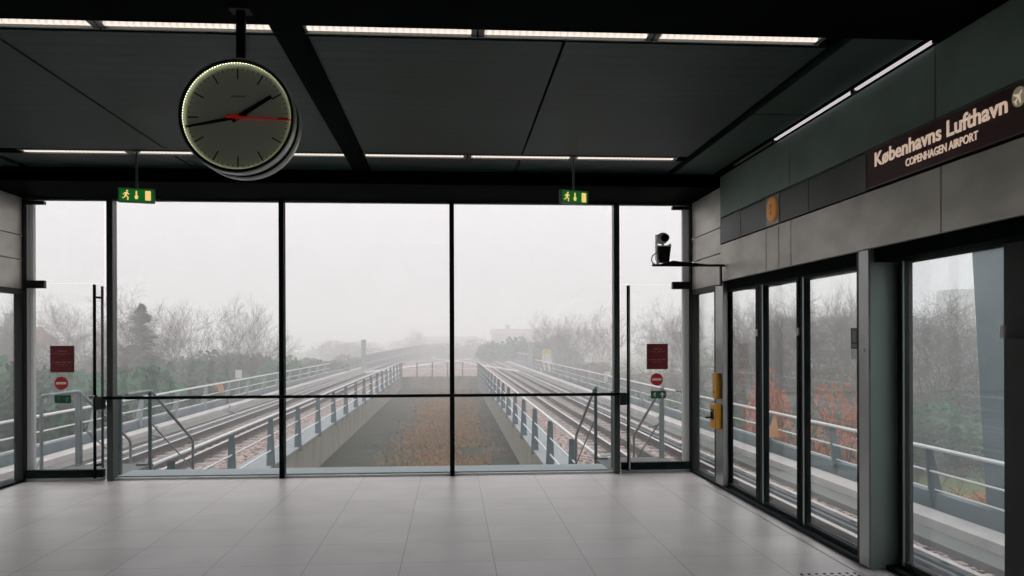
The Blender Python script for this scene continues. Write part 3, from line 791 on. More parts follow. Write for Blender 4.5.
ZR = -0.965        # top of rail
ZBL = -1.16        # ballast
YE = 62.0
Ybox('platform_base', mir(-1, 2.84), 2.84, YB, 9.2, -1.25, -.12, M['concrete'], 'concrete base of the platform', 'platform')
for s, nm in ((1, 'right'), (-1, 'left')):
    b_ = MB().box(mir(s, 1.94), mir(s, 5.95), -6, 100, -1.6, ZBL)
    tag(b_.build('track_bed', M['ballast']), 'gravel bed under the %s track' % ('eastern' if s > 0 else 'western'), 'track bed', kind='structure')
    b_ = MB().box(mir(s, 5.95), mir(s, 6.85), -6, 100, -1.9, -1.07)
    wk = tag(b_.build('walkway', M['slab']), 'concrete cable walkway along the outer edge of the viaduct', 'walkway', kind='structure')
    B(mir(s, 6.34), mir(s, 6.74), -6, 100, -1.07, -.945).build('walkway_kerb', M['lightconc'], wk)
    B(mir(s, 6.86), mir(s, 7.0), -6, 100, -2.6, -.75).build('edge_beam', M['bluesteel'], wk)
    tw = MB().box(mir(s, 1.92), mir(s, 2.12), 9.2, YE, -2.1, -1.155)
    wo = tag(tw.build('retaining_wall', M['concrete']), 'concrete wall of the sunken strip between the tracks', 'wall', kind='structure')
    B(mir(s, 1.88), mir(s, 2.60), 9.2, YE, -1.155 if s else 0, -1.11).build('coping', M['strip_slab'], wo)
Ybox('trench_floor', mir(-1, 1.92), 1.92, 9.2, YE, -2.4, -2.07, M['moss'], 'mossy floor of the sunken strip between the tracks', 'ground')
tw = Ybox('retaining_wall', mir(-1, 1.92), 1.92, YE, YE + .25, -2.1, -1.19, M['concrete'], 'concrete cross wall closing the sunken strip', 'wall')
Ybox('far_track_bed', mir(-1, 1.94), 1.94, YE + .25, 100, -1.6, ZBL, M['ballast'], 'gravel track crossing beyond the sunken strip', 'track bed')
# outer ledge right under the glazing
Ybox('outer_ledge', mir(-1, 1.7), 1.7, 9.06, 9.48, -.14, .03, M['ledge'], 'narrow blue grey ledge outside the end glazing', 'ledge')

# rails
def rail_prof(x):
    return [(x - .036, ZR), (x + .036, ZR), (x + .036, ZR - .04), (x + .009, ZR - .05), (x + .009, ZR - .14), (x + .06, ZR - .165), (x - .06, ZR - .165), (x - .009, ZR - .14), (x - .009, ZR - .05), (x - .036, ZR - .04)]


for s, tr in ((1, 'eastern'), (-1, 'western')):
    for xr, nm in ((3.66, 'inner'), (4.93, 'outer')):
        x = mir(s, xr)
        r = MB().prism(rail_prof(x), 'y', -6, 100).build('running_rail', M['railside'])
        B(x - .037, x + .037, -6, 100, ZR - .006, ZR + .004).build('rail_head', M['rail'], r)
        tag(r, '%s running rail of the %s track' % ({'inner': 'platform-side', 'outer': 'walkway-side'}[nm], {'eastern': 'track beside the station sign wall', 'western': 'track on the clock side'}[tr]), 'rail', 'running rails of both tracks')
    # guard timber and conductor rail
    cr = thing('conductor_rail', 'covered conductor rail along the ' + ('track beside the station sign wall' if s > 0 else 'track on the clock side'), 'conductor rail', (mir(s, 5.05), 20, ZBL))
    B(mir(s, 5.30), mir(s, 5.38), -6, 100, -.99, -.955).box(mir(s, 5.32), mir(s, 5.38), -6, 100, -1.10, -.99).build('cover', M['rail'], cr)
    B(mir(s, 5.27), mir(s, 5.315), -6, 100, -1.13, -.99).build('side_board', M['conductor'], cr)
    cd = B(mir(s, 4.17), mir(s, 4.24), -6, 100, ZBL, -.985).build('cable_duct', M['railside'])
    B(mir(s, 4.17), mir(s, 4.24), -6, 100, -.985, -.975).build('duct_lid', M['slab'], cd)
    tag(cd, 'slim raised cable duct between the running rails of the ' + ('track beside the station sign wall' if s > 0 else 'track on the clock side'), 'cable duct')
    B(mir(s, 5.20), mir(s, 5.26), -6, 100, -1.06, -1.02).build('contact_rail', M['conductor'], cr)
    bk = MB()
    for k in range(48):
        bk.box(mir(s, 5.30), mir(s, 5.36), -4 + 2.1 * k, -3.85 + 2.1 * k, ZBL, -.965)
    bk.build('insulator_brackets', M['railside'], cr)['kind'] = 'stuff'

slp = MB().cbox(-1.02, 1.02, -.11, .11, -.04, .028, .015)
first = None
for s in (1, -1):
    grp = 'sleepers of the %s track' % ('sign-wall-side' if s > 0 else 'clock-side')
    for k in range(96):
        y = 3.0 + .66 * k
        if first is None:
            o = slp.build('sleeper', M['sleeper']); first = o
        else:
            o = first.copy(); COL.objects.link(o)
        o.location = (mir(s, 4.3), y, ZBL - .005)
        tag(o, 'grey concrete sleeper in the gravel under the %s' % ('track beside the station sign wall' if s > 0 else 'track on the clock side'), 'sleeper', grp)


# railings
def railing(name, label, x, lean, ys, y0, y1, ztop, zmid, zbot, plate, pm, cat='railing', step=None, low=None, group=None):
    t = thing(name, label, cat, (x, (y0 + y1) / 2, zbot), group=group)
    MB().tube([(x + lean, y0, ztop), (x + lean, y1, ztop)], .030, 8).build('handrail', M['whiterail'], t)
    for z in zmid:
        f = (z - zbot) / (ztop - zbot)
        MB().tube([(x + lean * f, y0, z), (x + lean * f, y1, z)], .016, 6).build('mid_rail', M['whiterail'], t)
    if plate:
        MB().box(x + plate[2] - .01, x + plate[2] + .01, y0, y1, plate[0], plate[1]).build('kick_plate', M['bluesteel'], t)
    for y in ys:
        p = MB()
        for (yy0, yy1) in ((y - .016, y + .016),):
            p.prism([(x - .085, low or zbot), (x + .085, low or zbot), (x + lean + .035, ztop - .02), (x + lean - .035, ztop - .02)], 'y', yy0, yy1)
        p.build('post', pm, t)
    return t


# along the sunken strip, both sides
for s, lb in ((1, 'railing with white handrail above the sunken strip, on the station-sign side'), (-1, 'railing with white handrail above the sunken strip, on the clock side')):
    x = mir(s, 1.98)
    ys = [(10.3 if s > 0 else 11.42) + 3.05 * k for k in range(17)]
    t = thing('strip_railing', lb, 'railing', (x, 36, -1.15))
    xi = mir(s, 1.92)
    MB().tube([(xi, 9.4, -.095), (xi, YE, -.095)], .027, 8).build('handrail', M['whiterail'], t)
    for z in (-.48,):
        MB().tube([(xi, 9.4, z), (xi, YE, z)], .015, 6).build('mid_rail', M['whiterail'], t)
    MB().tube([(xi, 9.4, -.80), (xi, YE, -.80)], .018, 6).build('mid_rail', M['whiterail'], t)
    for y in ys:
        # flat tapered fin posts, broad side to the viewer
        MB().prism([(xi - .095 * s, -1.20), (xi + .09 * s, -1.20), (xi + .05 * s, -.14), (xi - .045 * s, -.14)], 'y', y - .012, y + .012).build('post', M['bluesteel'], t)
t = thing('strip_railing', 'short railing crossing the far end of the sunken strip', 'railing', (C0, YE, -1.15))
MB().tube([(mir(-1, 1.9), YE + .1, -.095), (1.9, YE + .1, -.095)], .035, 8).build('handrail', M['whiterail'], t)
MB().tube([(mir(-1, 1.9), YE + .1, -.6), (1.9, YE + .1, -.6)], .022, 6).build('mid_rail', M['whiterail'], t)
for k in range(6):
    x = mir(-1, 1.9) + k * 5.6 / 5
    B(x - .05, x + .05, YE + .09, YE + .11, -1.19, -.1).build('post', M['bluesteel'], t)

for s, lb in ((1, 'long outer railing along the walkway seen through the screen doors'), (-1, 'long outer railing with leaning posts on the clock side')):
    x = mir(s, 6.93)
    ys = [-3.55 + 3.05 * k for k in range(21)] if s < 0 else [-3.75 + 3.05 * k for k in range(24)]
    y1 = 59.5 if s < 0 else 68
    t = thing('outer_railing', lb, 'railing', (x, 30, -.95))
    ln_ = -s * -.10
    xt = mir(s, 6.76)
    MB().tube([(xt, -5, -.095), (xt, y1, -.095)], .030, 8).build('handrail', M['whiterail'], t)
    MB().tube([(mir(s, 6.79), -5, -.43), (mir(s, 6.79), y1, -.43)], .017, 6).build('mid_rail', M['whiterail'], t)
    MB().tube([(mir(s, 6.86), -5, -.70), (mir(s, 6.86), y1, -.70)], .014, 6).build('mid_rail', M['whiterail'], t)
    for y in ys:
        # tapered plate that leans along the rail
        xx = mir(s, 6.84)
        MB().prism([(mir(s, 6.80), -.95), (mir(s, 7.02), -.95), (mir(s, 6.82), -.12), (mir(s, 6.72), -.12)], 'y', y - .02, y + .02).build('post', M['bluesteel'] if (s > 0 and y < 21) else M['postpale'], t)

# escape stairs outside both glass doors
for s in (1, -1):
    t = thing('escape_stair', 'escape landing and stair rails outside the glass door ' + ('near the camera arm' if s > 0 else 'on the clock side'), 'stair', (mir(s, 2.15), 10, -.1))
    xa, xb = mir(s, 1.75), mir(s, 2.62)
    MB().box(xa, xb, 9.07, 10.25, -.10, -.01).build('landing', M['slab'], t)
    for k in range(6):
        B(xa, xb, 10.25 + k * .26, 10.52 + k * .26, -.16 - .17 * (k + 1) + .12, -.12 - .17 * (k + 1) + .14).build('tread', M['slab'], t)
    for xq in (mir(s, 1.75), mir(s, 2.58)):
        zt = .86
        MB().tube(([(xq, 9.45, zt)] if s < 0 else []) + [(xq, 10.12, zt), (xq, 10.20, zt - .01), (xq, 11.72, .12), (xq, 11.78, .06), (xq, 11.78, -1.05)], .019, 8).build('handrail', M['postpale'] if s < 0 else M['lightpost'], t)
        MB().tube([(xq, 10.18, .48), (xq, 11.76, -.30)], .009, 6).build('mid_rail', M['postpale'], t)
        MB().cbox(xq - .018, xq + .018, 10.13, 10.17, -.10, zt, .004).build('post', M['postpale'] if xq == mir(s, 2.58) else M['bluesteel'], t)
    xq = mir(s, 2.58)
    MB().cbox(xq - .017, xq + .017, 10.22, 10.26, -.10, .85, .004).build('post', M['postpale'], t)
    MB().cbox(xq - .014 + s * .05, xq + .014 + s * .05, 9.38, 9.42, -.02, .85, .004).tube([(xq + s * .05, 9.40, .85), (xq, 9.5, .86)], .018, 6).build('post', M['postpale'], t)
    xq = mir(s, 1.83)
    MB().cbox(xq - .025, xq + .025, 9.42, 9.47, -.10, .86, .004).build('post', M['bluesteel'], t)
    B(xq - .06, xq + .06, 10.08, 10.22, -.01, .01).build('foot_plate', M['bluesteel'], t)

# leaning steel pylon outside the misted screen
MB_ = MB()
def hexa(b0, b1):
    pass
py = MB().add([(7.15, 9.6, -2.5), (8.1, 9.6, -2.5), (8.1, 10.62, -2.5), (7.15, 10.62, -2.5), (7.15, 9.3, 6), (8.1, 9.3, 6), (8.1, 11.35, 6), (7.15, 11.35, 6)],
              [(3, 2, 1, 0), (4, 5, 6, 7), (0, 1, 5, 4), (1, 2, 6, 5), (2, 3, 7, 6), (3, 0, 4, 7)])
o = py.build('steel_pylon', M['bluesteel'])
tag(o, 'broad tapering blue grey steel pylon standing outside the misted screen', 'pylon')

# markers, cabinets, signs along the line
def marker(x, y, z, sc_, label):
    # folded triangular tarpaulin tied to the railing
    mb = MB().add([(x - .01, y + .30 * sc_, z - .28 * sc_), (x - .01, y - .32 * sc_, z - .18 * sc_), (x - .01, y - .08 * sc_, z + .34 * sc_), (x - .10, y + .30 * sc_, z - .28 * sc_), (x - .10, y - .32 * sc_, z - .18 * sc_), (x - .05, y - .08 * sc_, z + .34 * sc_)],
                  [(0, 1, 2), (3, 5, 4), (0, 3, 4, 1), (1, 4, 5, 2), (2, 5, 3, 0)])
    o = mb.build('orange_marker', M['orange'])
    tag(o, label, 'marker')


marker(6.78, 17.2, -.42, .85, 'pale orange triangular cloth tied on the railing seen through the middle screen leaf')
# left marker faces along the line
o = MB().prism([(-8.80, -.12), (-8.50, -.10), (-8.40, -.42), (-8.58, -.46), (-8.62, -.26)], 'y', 31.6, 31.7).build('orange_marker', M['orange'])
tag(o, 'small orange and white marker on the clock side railing', 'marker')


def post_sign(x, y, z0, z1, w_, h, label):
    t = thing('line_sign', label, 'sign', (x, y, z0))
    MB().tube([(x, y, z0), (x, y, z1)], .035, 6).build('post', M['postpale'], t)
    B(x - w_ / 2, x + w_ / 2, y - .05, y - .02, z1 - h, z1).build('sign_plate', M['cabinet'], t)


post_sign(-8.75, 35.2, -1.0, .28, .26, .34, 'small white line sign standing above the clock side railing')
post_sign(6.75, 36.2, -1.0, .08, .28, .42, 'small white line sign by the railing beside the glass door')
t = thing('trackside_cabinet', 'tall white trackside cabinet with a yellow top beyond the tracks', 'cabinet', (7.3, 64, -1.0))
MB().add([(6.8, 63.7, -1), (7.75, 63.7, -1), (7.75, 64.4, -1), (6.8, 64.4, -1), (6.98, 63.75, .45), (7.55, 63.75, .45), (7.55, 64.3, .45), (6.98, 64.3, .45)],
         [(3, 2, 1, 0), (4, 5, 6, 7), (0, 1, 5, 4), (1, 2, 6, 5), (2, 3, 7, 6), (3, 0, 4, 7)]).build('body', M['cabinet'], t)
MB().prism([(6.85, .45), (7.7, .45), (7.5, .8), (7.05, .8)], 'y', 63.7, 64.3).build('top', M['cabtop'], t)
t = thing('trackside_mast', 'pale square mast standing left of the white cabinet', 'mast', (7.5, 80, -1))
MB().cbox(7.25, 7.7, 79.8, 80.2, -1, 1.4, .02).build('shaft', M['postpale'], t)
B(7.1, 7.85, 79.75, 80.25, 1.35, 1.5).build('head', M['cabinet'], t)
t = thing('trackside_mast', 'dull green mast beyond the clock side track', 'mast', (-7.8, 75, -1))
MB().cbox(-8.0, -7.6, 74.8, 75.2, -1, 1.6, .02).build('shaft', M['postpale'], t)
# low parapets where the outer tracks swing off
for pts, lb in (([(-8.1, 80, .15), (-6.8, 100, .45), (-5.0, 124, .85)], 'low pale parapet curving away beyond the clock side track'),
                ([(7.7, 85, .0), (7.8, 110, -.1), (7.6, 136, -.3)], 'low pale parapet beyond the trackside cabinet')):
    t = thing('parapet', lb, 'parapet', (pts[0][0], pts[0][1], -1.1))
    wl, cp = MB(), MB()
    for (xa, ya, za), (xb, yb, zb) in zip(pts[:-1], pts[1:]):
        for zz0, zz1, th, mm_ in ((-1.8, .0, .10, wl), (.0, .12, .16, cp), (-.80, -.70, .16, cp)):
            mm_.add([(xa - th, ya, zz0 + za), (xa + th, ya, zz0 + za), (xb + th, yb, zz0 + zb), (xb - th, yb, zz0 + zb), (xa - th, ya, zz1 + za), (xa + th, ya, zz1 + za), (xb + th, yb, zz1 + zb), (xb - th, yb, zz1 + zb)],
                    [(3, 2, 1, 0), (4, 5, 6, 7), (0, 1, 5, 4), (1, 2, 6, 5), (2, 3, 7, 6), (3, 0, 4, 7)])
    wl.build('wall_body', M['conductor'], t); cp.build('coping', M['lightconc'], t)
# curved crossing rails beyond the strip
for pts, lb in (([(-6.5, 64), (-4.5, 74), (-1.5, 90), (2.5, 112)], 'pale rail of the crossing curving toward the far mast'), ([(5.2, 64), (3.6, 76), (1.2, 92), (-2.5, 112)], 'pale rail of the crossing curving toward the far parapet')):
    o = MB().tube([(a, b2, -.92) for a, b2 in pts], .09, 6).build('crossing_rail', M['whiterail'])
    tag(o, lb, 'rail')

# cable loops on the walkway slab
rnd = random.Random(5)
for i, (y, sx) in enumerate(((17.5, 1), (24.0, 1), (16.0, -1), (22.5, -1), (30.0, -1))):
    x = mir(sx, 5.95)
    pts = [(x + .25 * sx, y + .9, -.86), (x + .25 * sx, y + .7, -.99), (x + .15 * sx, y + .35, -1.04), (x + .0 * sx, y + .2, -1.05), (x - .25 * sx, y + .3, -1.12)]
    o = MB().tube(pts, .03, 6).build('trackside_cable', M['conductor'])
    tag(o, 'dark cable loop lying on the walkway of the %s, %s' % ('sign-wall side' if sx > 0 else 'clock side', ['nearest the hall', 'farther out', 'nearest the hall', 'second from the hall', 'third from the hall'][i]), 'cable')

# ---------------------------------------------------------------- terrain
g = MB()
nx, ny = 60, 60
for j in range(ny + 1):
    for i in range(nx + 1):
        x = -160 + 320 * i / nx; y = -30 + 300 * j / ny
        z = -2.75 + .35 * noise.noise(Vector((x * .06, y * .06, 0))) + max(0, abs(x - C0) - 16) * .022
        g.v.append(Vector((x, y, min(z, 1.0))))
for j in range(ny):
    for i in range(nx):
        a = j * (nx + 1) + i
        g.f.append([a, a + 1, a + nx + 2, a + nx + 1]); g.sm.add(len(g.f) - 1)
tag(g.build('ground', M['grass']), 'rough grass and earth around the raised tracks', 'ground', kind='structure')


def ground_z(x, y):
    return min(-2.75 + .35 * noise.noise(Vector((x * .06, y * .06, 0))) + max(0, abs(x - C0) - 16) * .022, 1.0)


# dead grass along the sunken strip
rnd = random.Random(11)
g = MB()
for k in range(42000):
    y = 10 + 50 * rnd.random() ** 1.3
    x = C0 + .62 + rnd.gauss(0, .62)
    if abs(x - C0) > 2.6: continue
    dn = noise.noise(Vector((x * .9, y * .5, 3.0)))
    if dn < -.25: continue
    h = rnd.uniform(.04, .17); a = rnd.uniform(0, PI); wv = .014 + y * .0009
    dx, dy = math.cos(a) * wv, math.sin(a) * wv
    ox, oy = rnd.gauss(0, .08), rnd.gauss(0, .08)
    g.add([(x - dx, y - dy, -2.08), (x + dx, y + dy, -2.08), (x + ox, y + oy, -2.07 + h)], [(0, 1, 2)])
tag(g.build('dead_grass', M['straw']), 'brown dead grass growing down the middle of the sunken strip', 'grass', kind='stuff')


# ---------------------------------------------------------------- plants
def branch_mesh(seed, H, spread, n_main, depth=5, thin=.6, upright=.5):
    rnd = random.Random(seed)
    g = MB()
    def seg(p, q, r0, r1):
        d = (q - p)
        if d.length < 1e-5: return
        dn = d.normalized(); u = dn.orthogonal().normalized(); s = dn.cross(u)
        k = len(g.v)
        for (c, r) in ((p, r0), (q, r1)):
            for a in (0, 2.094, 4.189):
                g.v.append(c + (u * math.cos(a) + s * math.sin(a)) * r)
        g.f += [[k, k + 1, k + 4, k + 3], [k + 1, k + 2, k + 5, k + 4], [k + 2, k, k + 3, k + 5]]
    def grow(p, d, L, r, lev):
        n = 5 if lev == 0 else (4 if lev < 3 else 3)
        for i in range(n):
            d = (d + Vector((rnd.gauss(0, .10), rnd.gauss(0, .10), rnd.gauss(.03, .05)))).normalized()
            q = p + d * (L / n)
            r1 = max(r * .80, .0045)
            seg(p, q, r, r1)
            p, r = q, r1
            if lev < depth and (lev > 0 or i > 0):
                for _ in range(2 if lev in (0, 2) else 1 + (rnd.random() < .35)):
                    az = rnd.uniform(0, 2 * PI)
                    u = d.orthogonal().normalized(); w_ = d.cross(u)
                    ax = u * math.cos(az) + w_ * math.sin(az)
                    an = math.radians(rnd.uniform(22, 52)) * (spread / .55)
                    dd = (d * math.cos(an) + ax * math.sin(an) + Vector((0, 0, .16 * upright))).normalized()
                    grow(p, dd, L * rnd.uniform(.42, .66), max(r * .62, .005), lev + 1)
    for _ in range(n_main):
        a = rnd.uniform(0, 2 * PI)
        k_ = .22 * (n_main > 1)
        grow(Vector((rnd.gauss(0, .10), rnd.gauss(0, .10), 0)), Vector((math.cos(a) * k_, math.sin(a) * k_, 1)).normalized(), H * .62, H * .010 * thin + .012, 0)
    zm = max(v.z for v in g.v)
    for v in g.v: v *= H / zm if zm else 1
    return g


def leaf_mesh(seed, rx, ry, rz, n, size, lumps=6):
    rnd = random.Random(seed); g = MB()
    cs = [(Vector((rnd.uniform(-.6, .6) * rx, rnd.uniform(-.6, .6) * ry, rnd.uniform(.3, 1.2) * rz)), rnd.uniform(.4, .65)) for _ in range(lumps)]
    cs.append((Vector((0, 0, rz * .7)), .75))
    for k in range(n):
        c, s = rnd.choice(cs)
        v = Vector((rnd.gauss(0, 1), rnd.gauss(0, 1), rnd.gauss(0, 1))).normalized()
        rr = s * rnd.uniform(.72, 1.05)
        p = c + Vector((v.x * rx * rr, v.y * ry * rr, v.z * rz * rr))
        if p.z < 0: p.z = rnd.uniform(0, .3)
        u = Vector((rnd.gauss(0, 1), rnd.gauss(0, 1), rnd.gauss(0, 1))).normalized()
        w_ = u.orthogonal().normalized() * size * rnd.uniform(.5, 1)
        u = u * size * rnd.uniform(.6, 1.1)
        g.add([p - u, p + w_, p + u, p - w_], [(0, 1, 2, 3)])
    return g


def plant(name, protos, i, x, y, sc_, rot, label, cat, group):
    p = protos[i % len(protos)]
    if p.get('used') is None:
        root = p['root']; p['used'] = True
    else:
        root = copy_tree(p['root'])
    root.location = (x, y, ground_z(x, y) - .05)
    root.scale = (sc_[0], sc_[0], sc_[1]); root.rotation_euler = (0, 0, rot)
    tag(root, label, cat, group)
    return root


def tree_proto(seed, H, spread, n_main, depth, thin, upright, name='bare_tree'):
    root = thing(name, 'x', 'tree')
    g = branch_mesh(seed, H, spread, n_main, depth, thin, upright)
    g.build('branches', M['bark'], root)
    t = MB().tube([(0, 0, -.3), (.02, .01, H * .2)], [H * .012 + .012, H * .008], 7); t.build('trunk', M['bark'], root)
    return {'root': root}


trees = [tree_proto(1, 7, .60, 1, 4, 1.0, .6), tree_proto(2, 7, .48, 2, 4, .8, .8), tree_proto(3, 7, .75, 2, 4, .8, .4), tree_proto(4, 7, .55, 3, 4, .7, .6)]


def bush_proto(seed, rx, rz, n, size, m, name):
    root = thing(name, 'x', 'bush')
    leaf_mesh(seed, rx, rx, rz, n, size).build('foliage', m, root)
    st = MB()
    rnd = random.Random(seed)
    for k in range(7):
        a = rnd.uniform(0, 6.28)
        st.tube([(0, 0, -.2), (math.cos(a) * rx * .3, math.sin(a) * rx * .3, rz * .7), (math.cos(a) * rx * .6, math.sin(a) * rx * .6, rz * 1.2)], [.04, .025, .01], 5)
    st.build('stems', M['bark'], root)
    return {'root': root}


ever = [bush_proto(21, 1.7, 1.25, 2600, .14, M['ever'], 'evergreen_bush'), bush_proto(22, 2.0, 1.1, 2600, .14, M['ever'], 'evergreen_bush')]
russ = [bush_proto(31, 1.1, 1.0, 1100, .07, M['russet'], 'russet_shrub'), bush_proto(32, 1.3, .9, 900, .07, M['russet'], 'russet_shrub')]
thk = [bush_proto(41, 2.4, 1.7, 3800, .06, M['thicket'], 'twiggy_thicket'), bush_proto(42, 2.8, 1.4, 3800, .06, M['thicket'], 'twiggy_thicket')]

rnd = random.Random(77)
G1 = 'bare trees behind the evergreen bushes on the clock side'
spots = [(-6.2, 150, 1.0), (-40, 52, 1.0), (-36, 47, .95), (-34, 56, 1.05), (-31, 50, .92), (-29.5, 58, 1.0), (-27, 52, .88), (-25, 58, .95), (-22.5, 55, .85), (-20.2, 52, .82), (-17.0, 46, 1.02), (-15.6, 50, .95), (-13.4, 52, .92), (-12.2, 49, 1.0), (-44, 47, 1.0), (-47, 56, 1.1), (-19, 60, .9), (-24, 66, 1.0), (-31, 68, 1.1), (-38, 66, 1.1), (-12.5, 62, .8), (-50, 50, 1), (-54, 42, 1.0)]
for i, (x, y, k) in enumerate(spots):
    plant('bare_tree', trees, i, x, y, (k * rnd.uniform(.85, 1.05), k * rnd.uniform(.95, 1.12)), rnd.uniform(0, 6), 'bare leafless tree in the misty row behind the evergreen bushes beyond the clock side track', 'tree', G1)
G2 = 'bare trees beyond the railing on the sign-wall side'
spots = [(9.5, 92, 1.05), (11.0, 80, 1.0), (12.5, 88, 1.05), (13.0, 72, .95), (14.5, 80, 1.1), (15.0, 62, .98), (16.0, 56, 1.02), (16.6, 62, 1.1), (17.0, 48, 1.0), (18.0, 44, .98), (19.2, 50, 1.05), (18.6, 38, .9), (20.5, 42, 1.0), (21.5, 36, .95), (22.5, 46, 1.1), (13.9, 50, .85), (16.2, 40, .8), (19.5, 33, .85)]
for i, (x, y, k) in enumerate(spots):
    plant('bare_tree', trees, i + 1, x, y, (k * rnd.uniform(.85, 1.05), k * rnd.uniform(.95, 1.1)), rnd.uniform(0, 6), 'bare leafless tree in the misty row beyond the railing past the white cabinet', 'tree', G2)
G3 = 'bare trees seen through the screen doors'
spots = [(13.2, 36, .85), (17.5, 41, .95), (19.5, 40, .9), (20, 36, .85), (23, 38, .9), (22, 34, .8), (25.5, 39, .95), (16, 45, 1.0), (21, 47, 1.05), (27, 44, 1), (24, 50, 1.1), (29, 40, .9)]
for i, (x, y, k) in enumerate(spots):
    plant('bare_tree', trees, i + 2, x, y, (k, k * .9), rnd.uniform(0, 6), 'bare tree standing on the grass slope seen through the platform screen doors', 'tree', G3)
# a bigger wide-crowned tree seen in the first two leaves
plant('bare_tree', trees, 2, 12.9, 32.0, (1.05, .92), 1.0, 'wide-crowned bare tree filling the middle screen door leaf', 'tree', None)
# young saplings beyond the railing
sap = tree_proto(9, 2.6, .5, 1, 2, .3, .8, 'sapling')
for i, (x, y) in enumerate(((11.0, 19.2), (11.5, 19.0), (12.2, 19.5), (12.6, 19.0))):
    plant('sapling', [sap], 0, x, y, (1, .62), i * 1.3, 'thin young sapling in the grass just outside the misted screen railing', 'tree', 'saplings outside the misted screen')

G4 = 'evergreen bushes on the clock side'
i = 0
for row, (xo, zsc) in enumerate(((0, 1.12), (3.2, 1.3))):
    for k in range(17):
        y = 21 + k * 2.7 + xo; x = -12.6 - xo + rnd.uniform(-.5, .5) + .01 * (y - 24)
        plant('evergreen_bush', ever, i, x, y, (1.25, 1.22 * zsc * rnd.uniform(.85, 1.1)), rnd.uniform(0, 6), 'dark evergreen bush in the hedge-like row beyond the clock side railing', 'bush', G4); i += 1
for x, y in ((-11.8, 56), (-11.6, 63), (-12.5, 70), (-11.3, 76), (-12.5, 83), (-11.6, 91), (-12.2, 99), (-10.9, 108)):
    plant('evergreen_bush', ever, i, x, y, (1.4, 1.2), rnd.uniform(0, 6), 'faint evergreen bush where the clock side railing ends', 'bush', 'evergreen bushes past the end of the clock side railing'); i += 1
for x, y, k in ((6.8, 104, 2.2), (8.6, 108, 2.4), (10.4, 102, 2.2), (12.4, 106, 2.1)):
    plant('evergreen_bush', ever, i, x, y, (k, k), rnd.uniform(0, 6), 'rounded misty evergreen behind the far parapet near the white cabinet', 'bush', 'evergreens behind the far parapet'); i += 1
for x, y, k in ((13.4, 25.5, .75), (14.8, 26.5, .8), (16.4, 28, .85), (18.2, 29.5, .85), (12.6, 27.5, .8), (17.0, 25.6, .6), (19.8, 31, .9), (11.6, 28.5, .8), (14.2, 30.5, .85), (9.3, 44, .7), (10.3, 41, .75), (11.2, 45, .8), (9.4, 51, .75), (10.6, 48, .8), (10.2, 36, .7), (11.4, 37, .75), (9.6, 58, .8), (12, 41, .8), (12, 38, .8), (13.2, 30, .8), (14.5, 40, .9), (16.3, 31, .8), (19.5, 33, .9), (13.5, 46, .9), (22, 35, 1), (17.4, 37, .9), (14, 53, .9), (13.0, 60, .9), (11.5, 33, .7), (24, 39, .9), (26.5, 40, 1), (15, 34.5, .9)):
    plant('evergreen_bush', ever, i, x, y, (k, k * .8), rnd.uniform(0, 6), 'low green bush on the grass beyond the sign-wall side railing', 'bush', 'low green bushes beyond the sign-wall side railing'); i += 1
G5 = 'leafless thickets on the clock side'
for k in range(26):
    y = 40 + rnd.uniform(0, 30); x = -46 + k * 1.38 + rnd.uniform(-1, 1)
    plant('twiggy_thicket', thk, k, x, y, (1.15, rnd.uniform(1.2, 1.6)), rnd.uniform(0, 6), 'grey brown leafless thicket below the bare trees beyond the clock side track', 'thicket', G5)
for k in range(11):
    plant('twiggy_thicket', thk, k, -22 + 3.4 * k, 150 + 6 * math.sin(k * 2.1), (2.0, 1.7 + .2 * math.sin(k * 1.7)), k, 'very faint thicket in the mist across the end of the tracks', 'thicket', 'faint thickets across the end of the tracks')
G6 = 'leafless thickets on the sign-wall side'
for k, (x, y) in enumerate(((13, 66), (14.5, 58), (15.5, 51), (16.8, 45), (18, 40), (19.5, 36), (21.5, 32), (24.5, 30), (27.5, 29.5), (31, 27), (35, 25), (17, 60), (20, 48), (12.5, 76), (13.5, 84), (39, 24), (44, 27), (50, 31), (29, 35), (36, 33))):
    plant('twiggy_thicket', thk, k, x, y, (1.1, rnd.uniform(.8, 1.15)), rnd.uniform(0, 6), 'grey brown leafless thicket below the trees beyond the sign-wall side railing', 'thicket', G6)
plant('russet_shrub', russ, 0, 9.6, 24.5, (.8, 2.05), 0, 'russet leaved shrub seen through the middle screen door leaf', 'shrub', None)
plant('russet_shrub', russ, 1, 10.8, 22.6, (.72, 1.95), 1, 'russet leaved shrub seen through the leaf next to the steel column', 'shrub', None)
plant('russet_shrub', russ, 0, 11.2, 21.6, (.6, 1.0), 2, 'low russet shrub just past the bigger one by the steel column', 'shrub', None)
plant('russet_shrub', russ, 1, 11.4, 17.5, (.5, .55), 2, 'small faded russet shrub beyond the railing seen in the misted screen', 'shrub', None)

# conifer
cf = thing('conifer', 'dark narrow conifer standing out among the bare trees', 'conifer', (0, 0, 0))
g = MB(); rnd = random.Random(8)
arms = [(rnd.random() ** .75, rnd.uniform(0, 2 * PI), rnd.uniform(.55, 1.15)) for _ in range(85)]
for k in range(3400):
    z, a, ln_ = rnd.choice(arms)
    r = ((1 - z) ** .7 * 2.0 + .12) * ln_
    a += rnd.gauss(0, .13); q = r * rnd.uniform(.1, 1)
    p = Vector((math.cos(a) * q, math.sin(a) * q, 0.3 + z * 6.3 + q * .12 + rnd.gauss(0, .08)))
    u = Vector((math.cos(a) * .26, math.sin(a) * .26, -.07)); w_ = Vector((-math.sin(a), math.cos(a), 0)) * .08
    g.add([p - u, p + w_, p + u, p - w_], [(0, 1, 2, 3)])
g.build('needles', M['conifer'], cf)
MB().tube([(0, 0, -.3), (0, 0, 6.6)], [.14, .02], 6).build('trunk', M['bark'], cf)
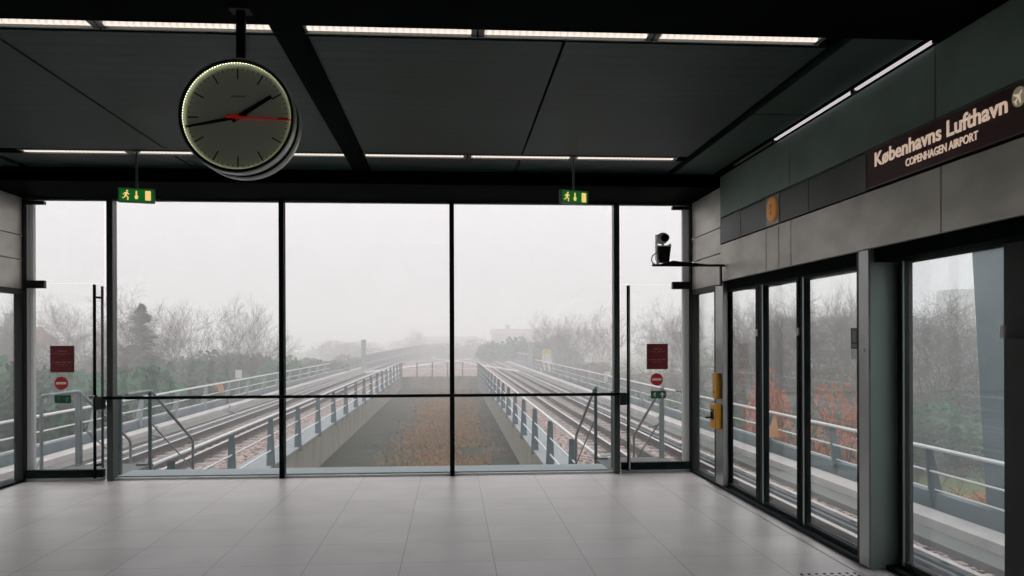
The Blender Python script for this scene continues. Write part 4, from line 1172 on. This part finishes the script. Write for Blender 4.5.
cf.location = (-16.9, 47, ground_z(-16.9, 47)); cf.scale = (1.05, 1.05, .93)


# distant buildings
def house(x0, x1, y, dpt, z0, z1, zr, label, m, mr, nwin):
    t = thing('distant_building', label, 'building', ((x0 + x1) / 2, y, z0))
    B(x0, x1, y, y + dpt, z0, z1).build('facade', m, t)
    MB().prism([(y - .4, z1), (y + dpt + .4, z1), (y + dpt / 2, zr)], 'x', x0 - .4, x1 + .4).build('roof', mr, t)
    for k in range(nwin):
        xx = x0 + (x1 - x0) * (k + .5) / nwin
        B(xx - .7, xx + .7, y - .05, y, z1 - 2.4, z1 - .8).build('window', M['pane'], t)
    MB().box(x0 + 3, x0 + 4, y + dpt / 2 - .5, y + dpt / 2 + .5, z1, zr + 1).build('chimney', m, t)


house(9.5, 35, 190, 12, -2.6, 3.0, 4.3, 'long low pink brick building with tiled roof in the mist', M['brick'], M['roof'], 10)
house(-13, 7, 235, 10, -2.6, 1.8, 2.8, 'very faint low pink building at the end of the tracks', M['brick'], M['roof'], 8)
house(-36, -31, 62, 6, -2.6, 1.2, 2.6, 'small pale house with orange gable behind the thickets', M['facade'], M['roof'], 2)
house(46, 74, 108, 10, -2.6, 4.3, 4.7, 'long pale apartment block in the mist seen past the steel column', M['facade'], M['facade'], 12)
t = thing('tower_block', 'faint pale tower block beside the steel pylon', 'building', (63, 100, -2))
B(61.2, 64.6, 98, 102, -2, 7.6).build('facade', M['facade'], t)

# ---------------------------------------------------------------- mist outside the hall
m = bpy.data.materials.new('mist')
m.use_nodes = True
t = m.node_tree
t.nodes.remove(t.nodes['Principled BSDF'])
vsn = t.nodes.new('ShaderNodeVolumeScatter')
vsn.inputs['Color'].default_value = (1.0, 0.995, 0.995, 1)
vsn.inputs['Density'].default_value = 0.0085
vsn.inputs['Anisotropy'].default_value = 0.0
t.links.new(vsn.outputs[0], t.nodes['Material Output'].inputs['Volume'])
pts = [(-159, -29), (-5.2, -29), (-5.2, 9.25), (3.4, 9.25), (3.4, -29), (159, -29), (159, 269), (-159, 269)]
mb = MB().prism(pts, 'z', -3.6, 11)
o = mb.build('mist', m)
tag(o, 'pale grey mist filling the air outside over tracks and trees', 'mist', kind='stuff')
